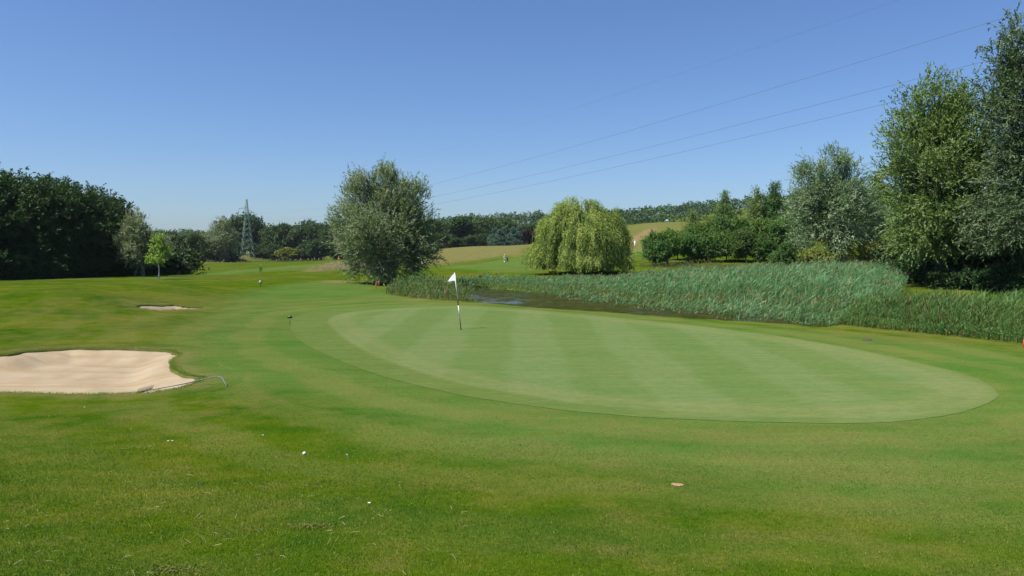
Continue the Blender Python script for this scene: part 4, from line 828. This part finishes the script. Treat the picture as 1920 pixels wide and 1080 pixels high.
# ------------------------------------------------------------------ pylon and wires
def beam(p, q, w, name, mat, parent):
    m = MB(); m.tube([p, q], w, 4); return m.build(name, mat, parent)
PYX, PYY = XY(464.5, 300)
def pylon():
    zb = P(464, 496, 300)[2]; zg = hz(PYX, PYY); zt = P(464, 372.5, 300)[2]; Ht = zt - zg
    r = tag(empty('lattice_pylon', (PYX, PYY, zg), RAD(33)), 'green steel lattice pylon standing in front of the far wood', 'pylon')
    a0, a1, a2 = 2.45, .72, .28; z1 = Ht * .70
    def half(z): return a0 + (a1 - a0) * z / z1 if z < z1 else a1 + (a2 - a1) * (z - z1) / (Ht - z1)
    cs = [(1, 1), (-1, 1), (-1, -1), (1, -1)]
    for cx, cyy in cs:
        m = MB(); zz = [-.3, z1, Ht]; m.tube([(cx * half(max(z, 0)), cyy * half(max(z, 0)), z) for z in zz], [.10, .085, .06], 4); m.build('leg', PYL, r)
    lv = [0, .12, .235, .34, .44, .53, .615, .70, .77, .83, .885, .94, .99]
    lv = [Ht * l for l in lv]
    for i in range(len(lv) - 1):
        za, zb_ = lv[i], lv[i + 1]; ha, hb = half(za), half(zb_); w = .055 if i < 6 else .04
        for j in range(4):
            c0, c1 = cs[j], cs[(j + 1) % 4]
            beam((c0[0] * ha, c0[1] * ha, za), (c1[0] * hb, c1[1] * hb, zb_), w, 'brace', PYL, r)
            beam((c1[0] * ha, c1[1] * ha, za), (c0[0] * hb, c0[1] * hb, zb_), w, 'brace', PYL, r)
            if i % 2 == 1 or i > 6: beam((c0[0] * hb, c0[1] * hb, zb_), (c1[0] * hb, c1[1] * hb, zb_), w, 'horizontal_brace', PYL, r)
    tips = {}
    for nm, zf, L, sd in (('w1', .83, 2.4, -1), ('w1b', .77, 2.2, 1), ('w2', .70, 3.6, -1), ('w3', .66, 3.2, 1)):
        z = Ht * zf; h_ = half(z); arm = empty('cross_arm', (0, 0, 0)); arm.parent = r
        bpy.data.objects.remove(arm)
        m = MB()
        for s in (-1, 1):
            m.tube([(sd * h_, s * h_, z), (sd * (h_ + L), 0, z + .1)], .055, 4); m.tube([(sd * h_, s * h_, z + 1.0), (sd * (h_ + L), 0, z + .12)], .05, 4)
        for f in (.3, .6): m.tube([(sd * (h_ + L * f), h_ * (1 - f), z + .06), (sd * (h_ + L * f), -h_ * (1 - f), z + .06)], .035, 4)
        ar = m.build('cross_arm', PYL, r)
        m = MB(); m.lathe((sd * (h_ + L), 0, z), [(.03, .1), (.11, .02), (.05, -.1), (.13, -.2), (.05, -.32), (.13, -.42), (.05, -.55), (.11, -.65), (.03, -.8)], 8); m.build('insulator', CERAM, ar)
    m = MB(); m.box((0, -half(Ht * .08) - .08, Ht * .1), (.55, .05, .55)); m.build('warning_plate', SIGNB, r)
pylon()
WPX = [('earth wire high above the three power lines, the faintest', [(466, 373), (780, 297), (1166, 172), (1433, 77), (1611, 27)], 0, .005),
       ('topmost of the three power lines sweeping from the pylon over the pond', [(470, 400), (631, 384), (801, 349), (1196, 242), (1552, 129), (1908, 20)], .8, .0105),
       ('middle one of the three power lines sweeping from the pylon', [(480, 412), (625, 401), (816, 371), (1291, 256.5), (1576, 182), (1849, 110)], 2.2, .0105),
       ('lowest of the three power lines sweeping from the pylon', [(455, 413), (819, 383), (1291, 279), (1700, 184), (1837, 150)], 3.0, .0105)]
for lb, pts, offx, rad in WPX:
    A = np.array([PYX + offx * .8, PYY]); B = np.array([33 + offx, 45.0]); D = B - A
    ts, zs = [], []
    for px, py in pts:
        k = (px - 960) / FPX; t = (k * A[1] - A[0]) / (D[0] - k * D[1]); t = max(t, 0); Y = A[1] + D[1] * t; ts.append(t); zs.append(P(px, py, Y)[2])
    cf = np.polyfit(ts, zs, 2); tt = np.linspace(0, 1.35, 70); pth = np.c_[A[0] + D[0] * tt, A[1] + D[1] * tt, np.polyval(cf, tt)]
    m = MB(); m.tube(pth - pth[0], rad, 5); o = m.build('power_line', WIRE); o.location = pth[0]; tag(o, lb, 'wire', 'overhead power lines')

# ------------------------------------------------------------------ golfer and trolley
def skin(name, verts, edges, radii, mat, parent, sub=1):
    me = bpy.data.meshes.new(name); me.from_pydata([tuple(v) for v in verts], edges, []); o = bpy.data.objects.new(name, me); COL.objects.link(o); o.parent = parent
    me.materials.append(mat); sk = o.modifiers.new('skin', 'SKIN'); sk.use_smooth_shade = True
    if not me.skin_vertices: me.skin_vertices.new()
    for i, rd in enumerate(radii): me.skin_vertices[0].data[i].radius = (rd, rd) if not hasattr(rd, '__len__') else rd
    me.skin_vertices[0].data[0].use_root = True
    sb = o.modifiers.new('sub', 'SUBSURF'); sb.levels = sub; sb.render_levels = sub; return o
SKINM = plain('skin', (.50, .30, .21), .6, 0, .05); SHIRT = plain('shirt', (.56, .45, .40), .85, 0, .08); SHORTS = plain('shorts', (.55, .45, .34), .85, 0, .08)
HAIRM = plain('dark_hair', (.03, .02, .015), .7); SOCK = plain('white_sock', (.8, .8, .78), .8); BAGM = plain('bag_fabric', (.02, .016, .016), .7)
def golfer():
    b = G(946, 491.3); r = tag(empty('person', tuple(b), RAD(20)), 'golfer in white cap, pale shirt and shorts walking with a trolley on the far fairway', 'person')
    V = [(0, 0, .95), (0, 0, 1.12), (0, .01, 1.32), (0, .01, 1.45), (0, -.01, 1.52), (0, -.03, 1.60), (0, -.03, 1.70),       # pelvis..head 0-6
         (-.17, .01, 1.42), (-.25, .05, 1.16), (-.24, -.10, .95), (.17, .01, 1.42), (.27, .08, 1.17), (.30, .22, .96),       # arms 7-12
         (-.10, 0, .88), (-.11, -.12, .50), (-.11, -.02, .10), (-.11, -.16, .04), (.10, 0, .88), (.11, .05, .48), (.11, .22, .12), (.11, .10, .03)]
    E = [(0, 1), (1, 2), (2, 3), (3, 4), (4, 5), (5, 6), (3, 7), (7, 8), (8, 9), (3, 10), (10, 11), (11, 12), (0, 13), (13, 14), (14, 15), (15, 16), (0, 17), (17, 18), (18, 19), (19, 20)]
    R = [(.15, .11), (.14, .10), (.16, .11), (.10, .08), .055, .085, .08, .06, .045, .032, .06, .045, .032, .085, .06, .042, .04, .085, .06, .042, .04]
    for hx, hy, hzz in ((-.24, -.10, .95), (.30, .22, .96)):
        n0 = len(V); w = 9 if hx < 0 else 12; V.append((hx, hy - .04, hzz - .07)); E.append((w, n0)); R.append((.036, .02))
        for f, (dx, ln) in enumerate(((-.03, .07), (-.011, .085), (.011, .08), (.03, .06))):
            V += [(hx + dx, hy - .06, hzz - .07 - ln * .5), (hx + dx, hy - .055 + .02, hzz - .07 - ln)]; R += [.009, .008]; E += [(n0, len(V) - 2), (len(V) - 2, len(V) - 1)]
        V += [(hx + .045, hy - .07, hzz - .06), (hx + .05, hy - .08, hzz - .10)]; R += [.010, .009]; E += [(n0, len(V) - 2), (len(V) - 2, len(V) - 1)]
    body = skin('body', V, E, R, SKINM, r)
    skin('shirt', [(0, 0, .98), (0, 0, 1.15), (0, .01, 1.33), (0, .01, 1.45), (-.17, .01, 1.42), (-.235, .045, 1.22), (.17, .01, 1.42), (.245, .06, 1.22)], [(0, 1), (1, 2), (2, 3), (3, 4), (4, 5), (3, 6), (6, 7)], [(.175, .13), (.165, .125), (.185, .13), (.11, .09), .075, .068, .075, .068], SHIRT, r)
    skin('shorts', [(0, 0, .96), (-.105, 0, .86), (-.11, -.10, .56), (.105, 0, .86), (.11, .045, .54)], [(0, 1), (1, 2), (0, 3), (3, 4)], [(.17, .125), .105, .095, .105, .095], SHORTS, r)
    m = MB(); m.lathe((0, -.03, 1.70), [(.0, .135), (.07, .115), (.102, .06), (.108, .0), (.10, -.005)], 14); m.box((0, -.15, 1.705), (.16, .14, .014)); m.build('cap', WHITE, r, smooth_=True)
    m = MB(); m.lathe((0, .005, 1.6), [(.04, -.03), (.095, .0), (.105, .06), (.104, .11), (.09, .115)], 12); m.build('hair', HAIRM, r, smooth_=True)
    for (x, y, z), (x2, y2, z2) in (((-.11, -.02, .10), (-.11, -.05, .34)), ((.11, .22, .12), (.11, .15, .34))):
        m = MB(); m.tube([(x, y, z - .05), (x, y, z), (x2, y2, z2)], [.052, .054, .058], 8); m.build('sock', SOCK, r, smooth_=True)
        m = MB(); m.tube([(x, y + .06, .045), (x, y, .05), (x, y - .1, .045), (x, y - .2, .035)], [.04, .052, .05, .03], 8); m.build('shoe', WHITE, r, smooth_=True)
    m = MB()
    for s in (-1, 1): m.lathe((s * .034, -.113, 1.655), [(0, -.012), (.012, 0), (0, .012)], 6)
    m.build('eyes', HAIRM, body)
    m = MB(); m.tube([(0, -.115, 1.65), (0, -.138, 1.615), (0, -.115, 1.605)], [.01, .016, .012], 6); m.build('nose', SKINM, body)
    m = MB(); m.tube([(-.028, -.108, 1.572), (0, -.116, 1.57), (.028, -.108, 1.572)], .007, 5); m.build('mouth', REDP, body)
    m = MB()
    for s in (-1, 1): m.tube([(s * .092, -.02, 1.62), (s * .105, -.015, 1.645), (s * .095, -.02, 1.67)], .016, 6)
    m.build('ears', SKINM, body)
    t = tag(empty('golf_trolley', tuple(G(951.5, 490.6)), RAD(20)), 'dark golf bag on a two-wheeled trolley pulled behind the golfer', 'golf trolley')
    m = MB(); m.tube([(.10, .3, .25), (.02, .22, .6), (-.06, .12, 1.02)], [.15, .16, .17], 12); bag = m.build('bag', BAGM, t, smooth_=True)
    m = MB(); m.tube([(.17, .3, .35), (.12, .26, .62)], [.09, .08], 8); m.build('pocket', BAGM, bag)
    for k in range(6):
        m = MB(); a = k; m.tube([(-.06 + .08 * math.cos(a), .12 + .08 * math.sin(a), .98), (-.11 + .1 * math.cos(a), .06 + .1 * math.sin(a), 1.22)], [.008, .008], 5); m.lathe((-.11 + .1 * math.cos(a), .06 + .1 * math.sin(a), 1.22), [(.01, -.02), (.04, .01), (.03, .06), (0, .07)], 7); m.build('club', STEEL, bag)
    for s in (-1, 1):
        m = MB(); th = np.linspace(0, 6.283, 17); m.tube([(.14 + s * .30, .34 + .15 * math.cos(a), .16 + .15 * math.sin(a)) for a in th], .025, 6, False); wh = m.build('wheel', BLACK, t)
        m = MB()
        for a in th[::3]: m.tube([(.14 + s * .30, .34, .16), (.14 + s * .30, .34 + .14 * math.cos(a), .16 + .14 * math.sin(a))], .008, 4)
        m.build('spokes', STEEL, wh)
    m = MB(); m.tube([(-.16, .34, .16), (.44, .34, .16)], .014, 6); m.build('axle', STEEL, t)
    m = MB(); m.tube([(.14, .34, .16), (.1, .28, .3), (-.12, .1, 1.0), (-.25, 0, 1.05), (-.36, -.05, 1.02)], .016, 6); m.build('handle', STEEL, t)
golfer()

# ------------------------------------------------------------------ small things on the grass
def ball():
    b = G(570.5, 852.5); r = tag(empty('golf_ball', tuple(b)), 'white golf ball lying in the foreground grass', 'ball')
    N, M = 20, 12; V, F = [], []
    for i in range(M + 1):
        for j in range(N):
            a, p = j / N * 6.2832, i / M * math.pi; rr = .0225 * (1 - .02 * ((i + j) % 2)); V.append((rr * math.sin(p) * math.cos(a), rr * math.sin(p) * math.sin(a), .019 + rr * math.cos(p)))
    F = [(i * N + j, (i + 1) * N + j, (i + 1) * N + (j + 1) % N, i * N + (j + 1) % N) for i in range(M) for j in range(N)]
    mk('dimpled_cover', V, F, None, WHITE, r, smooth_=True)
ball()
def tee():
    b = G(653, 858.5); m = MB(); m.lathe((0, 0, 0), [(.002, -.02), (.0035, .03), (.005, .04), (.0085, .05), (.008, .052), (.0, .048)], 10); o = m.build('golf_tee', WHITE); o.location = b; o.rotation_euler = (.1, -.3, 0); tag(o, 'white golf tee sticking up beside the golf ball', 'golf tee')
tee()
for k, (px, py, lb) in enumerate([(493, 819, 'white flower head on the grass behind the golf ball'), (315, 830, 'small white flower pair nearest the brown leaf patch, left one'), (323, 829.5, 'small white flower pair nearest the brown leaf patch, right one'), (692, 948, 'tiny white flower in front of the golf ball and tee'), (158, 766, 'white petal scrap on the turf before the large bunker')]):
    b = G(px, py); r = tag(empty('white_flower', tuple(b)), lb, 'flower', 'white flowers in the grass'); m = MB()
    for a in range(7):
        c, s = math.cos(a * .9), math.sin(a * .9); m.add([(0, 0, .026), (.011 * c - .004 * s, .011 * s + .004 * c, .03), (.017 * c, .017 * s, .028), (.011 * c + .004 * s, .011 * s - .004 * c, .03)], [(0, 1, 2, 3)])
    m.build('petals', WHITE, r); m = MB(); m.tube([(0, 0, -.01), (0, 0, .026)], .0015, 4); m.build('stalk', L_BUSH, r)
def earth_patch(px, py, rx, ry, name, label, mat, seed, hgt):
    b = G(px, py); rg = np.random.default_rng(seed); N, K = 40, 8; th = np.arange(N) / N * 6.2832; ed = 1 + .10 * np.sin(3 * th + 1) + .06 * np.sin(7 * th) + rg.normal(0, .03, N); V = []
    for k in range(1, K + 1):
        f = k / K; x = b[0] + rx * ed * f * np.cos(th); y = b[1] + ry * ed * f * np.sin(th); V.append(np.c_[x, y, H1(x, y) + .006 + hgt * (1 - f * f) + rg.normal(0, .0035, N) * (k < K)])
    V = np.vstack([np.concatenate(V), [[b[0], b[1], hz(b[0], b[1]) + .006 + hgt]]])
    i = np.arange(K - 1)[:, None] * N; j = np.arange(N); q = np.stack([i + j, i + N + j, i + N + (j + 1) % N, i + (j + 1) % N], -1).reshape(-1, 4); t = [(K * N, a, (a + 1) % N) for a in range(N)]
    tag(mk(name, V - [b], q, t, mat, loc=tuple(b)), label, 'soil patch')
DIVOT = plain('sandy_divot_soil', (.30, .175, .095), .95, 0, .3, 60, .5); MOLE = plain('dark_soil', (.06, .045, .03), .95, 0, .4, 40, .5)
earth_patch(1270, 909.5, .066, .085, 'bare_patch', 'small round bare sandy patch in the foreground turf', DIVOT, 1, .004)
earth_patch(1626, 638, .18, .15, 'molehill', 'little dark heap of soil on the bank beyond the green', MOLE, 2, .05)
def clover(px, py, n, rad, seed, label, mat):
    b = G(px, py); rg = np.random.default_rng(seed); x = b[0] + rg.normal(0, rad, n); y = b[1] + rg.normal(0, rad * .55, n); z = H1(x, y) + rg.uniform(.01, .03, n)
    az = rg.uniform(0, 6.283, n); d = unit(np.stack([np.cos(az), np.sin(az), rg.uniform(-.1, .5, n)], 1)); V, Q = leaf_quads(np.c_[x, y, z], d, rg.uniform(.012, .022, n), rg.uniform(.010, .016, n), rg, 2.)
    tag(mk('clover_leaves', V, Q, None, mat, attrs={'v': ('FACE', rg.random(n))}), label, 'leaves', kind='stuff')
L_CLOV = leafmat('clover_leaf', [(0, (.05, .11, .010)), (.6, (.11, .16, .015)), (.85, (.20, .17, .03)), (1, (.30, .23, .06))], .25)
clover(585, 990, 260, .12, 5, 'patch of small yellowing broad leaves in the foreground turf', L_CLOV)
clover(265, 842, 240, .17, 6, 'patch of brownish broad leaves in the turf before the bunker', L_CLOV)
clover(330, 1072, 300, .13, 7, 'patch of broad green leaves at the foreground rough', L_CLOV)
clover(232, 788, 110, .16, 8, 'small brown leaf patch below the bunker edge', L_CLOV)
def straw():
    rg = np.random.default_rng(500); n = 260; Y = rg.uniform(4.2, 8.5, n); px = rg.uniform(-20, 900, n); x = (px - 960) / FPX * Y; z = H1(x, Y) + .012
    az = rg.uniform(0, 6.283, n); d = unit(np.stack([np.cos(az), np.sin(az) * .8, rg.uniform(.0, .9, n)], 1))
    V, q, t, v = strips(np.c_[x, Y, z], d, np.tile([-.1, 0, -.35], (n, 1)), rg.uniform(.04, .11, n), np.full(n, .0028), rg, rg.random(n), 2)
    tag(mk('straw_wisps', V, q, t, L_STRAW, attrs={'v': ('FACE', v)}), 'loose pale straw wisps in the foreground rough', 'straw', kind='stuff')
straw()

# ------------------------------------------------------------------ bulrushes in the sedge
BUL = plain('bulrush_head', (.085, .035, .015), .9, 0, .2)
for k, (px, py, hh) in enumerate([(1700, 622, 1.35), (1706, 621, 1.2), (1712, 623, 1.3), (1738, 625, 1.25), (1745, 626, 1.1), (1675, 618, 1.2), (1762, 628, 1.3), (1820, 633, 1.2)]):
    b = XY(px, 1400 * 3.1 / (py - 462) + 1.4); z = hz(*b); r = tag(empty('bulrush', (b[0], b[1], z)), 'bulrush with brown head standing out of the sedge', 'bulrush', 'bulrushes in the sedge'); rg2 = np.random.default_rng(600 + k)
    m = MB(); ln = rg2.uniform(-.12, .04); m.tube([(0, 0, -.05), (ln * .4, 0, hh * .5), (ln, 0, hh)], [.008, .007, .005], 5); st = m.build('stem', L_SEDGE, r)
    m = MB(); m.lathe((ln * .96, 0, hh * .84), [(.0, -.085), (.016, -.08), (.018, .06), (.012, .08), (.003, .085), (.002, .16)], 8); m.build('seed_head', BUL, r, smooth_=True)
    n = 9; az = rg2.uniform(0, 6.283, n); d = unit(np.stack([.22 * np.cos(az) - .05, .22 * np.sin(az), np.ones(n)], 1))
    for i in range(n):
        V, q, t, v = strips(np.zeros((1, 3)), d[i:i + 1], np.array([[-.15, 0, -.12]]), np.array([hh * rg2.uniform(.7, 1.1)]), np.array([.028]), rg2, np.array([rg2.uniform(.5, 1)]), 3)
        mk('leaf', V, q, t, L_SEDGE, r, attrs={'v': ('FACE', v)})

# ------------------------------------------------------------------ thin summer haze
def haze():
    m, nt = newmat('haze_air'); v = nd(nt, 'ShaderNodeVolumePrincipled'); v.inputs['Density'].default_value = HAZE; v.inputs['Color'].default_value = (.80, .90, 1.0, 1); v.inputs['Anisotropy'].default_value = .2
    o = nd(nt, 'ShaderNodeOutputMaterial'); nt.links.new(v.outputs[0], o.inputs['Volume'])
    b = MB(); b.box((0, 0, 29), (2900, 2900, 78)); tag(b.build('haze', m), 'thin pale summer haze in the air over the course', 'haze', kind='stuff')
HAZE = .00007
haze()
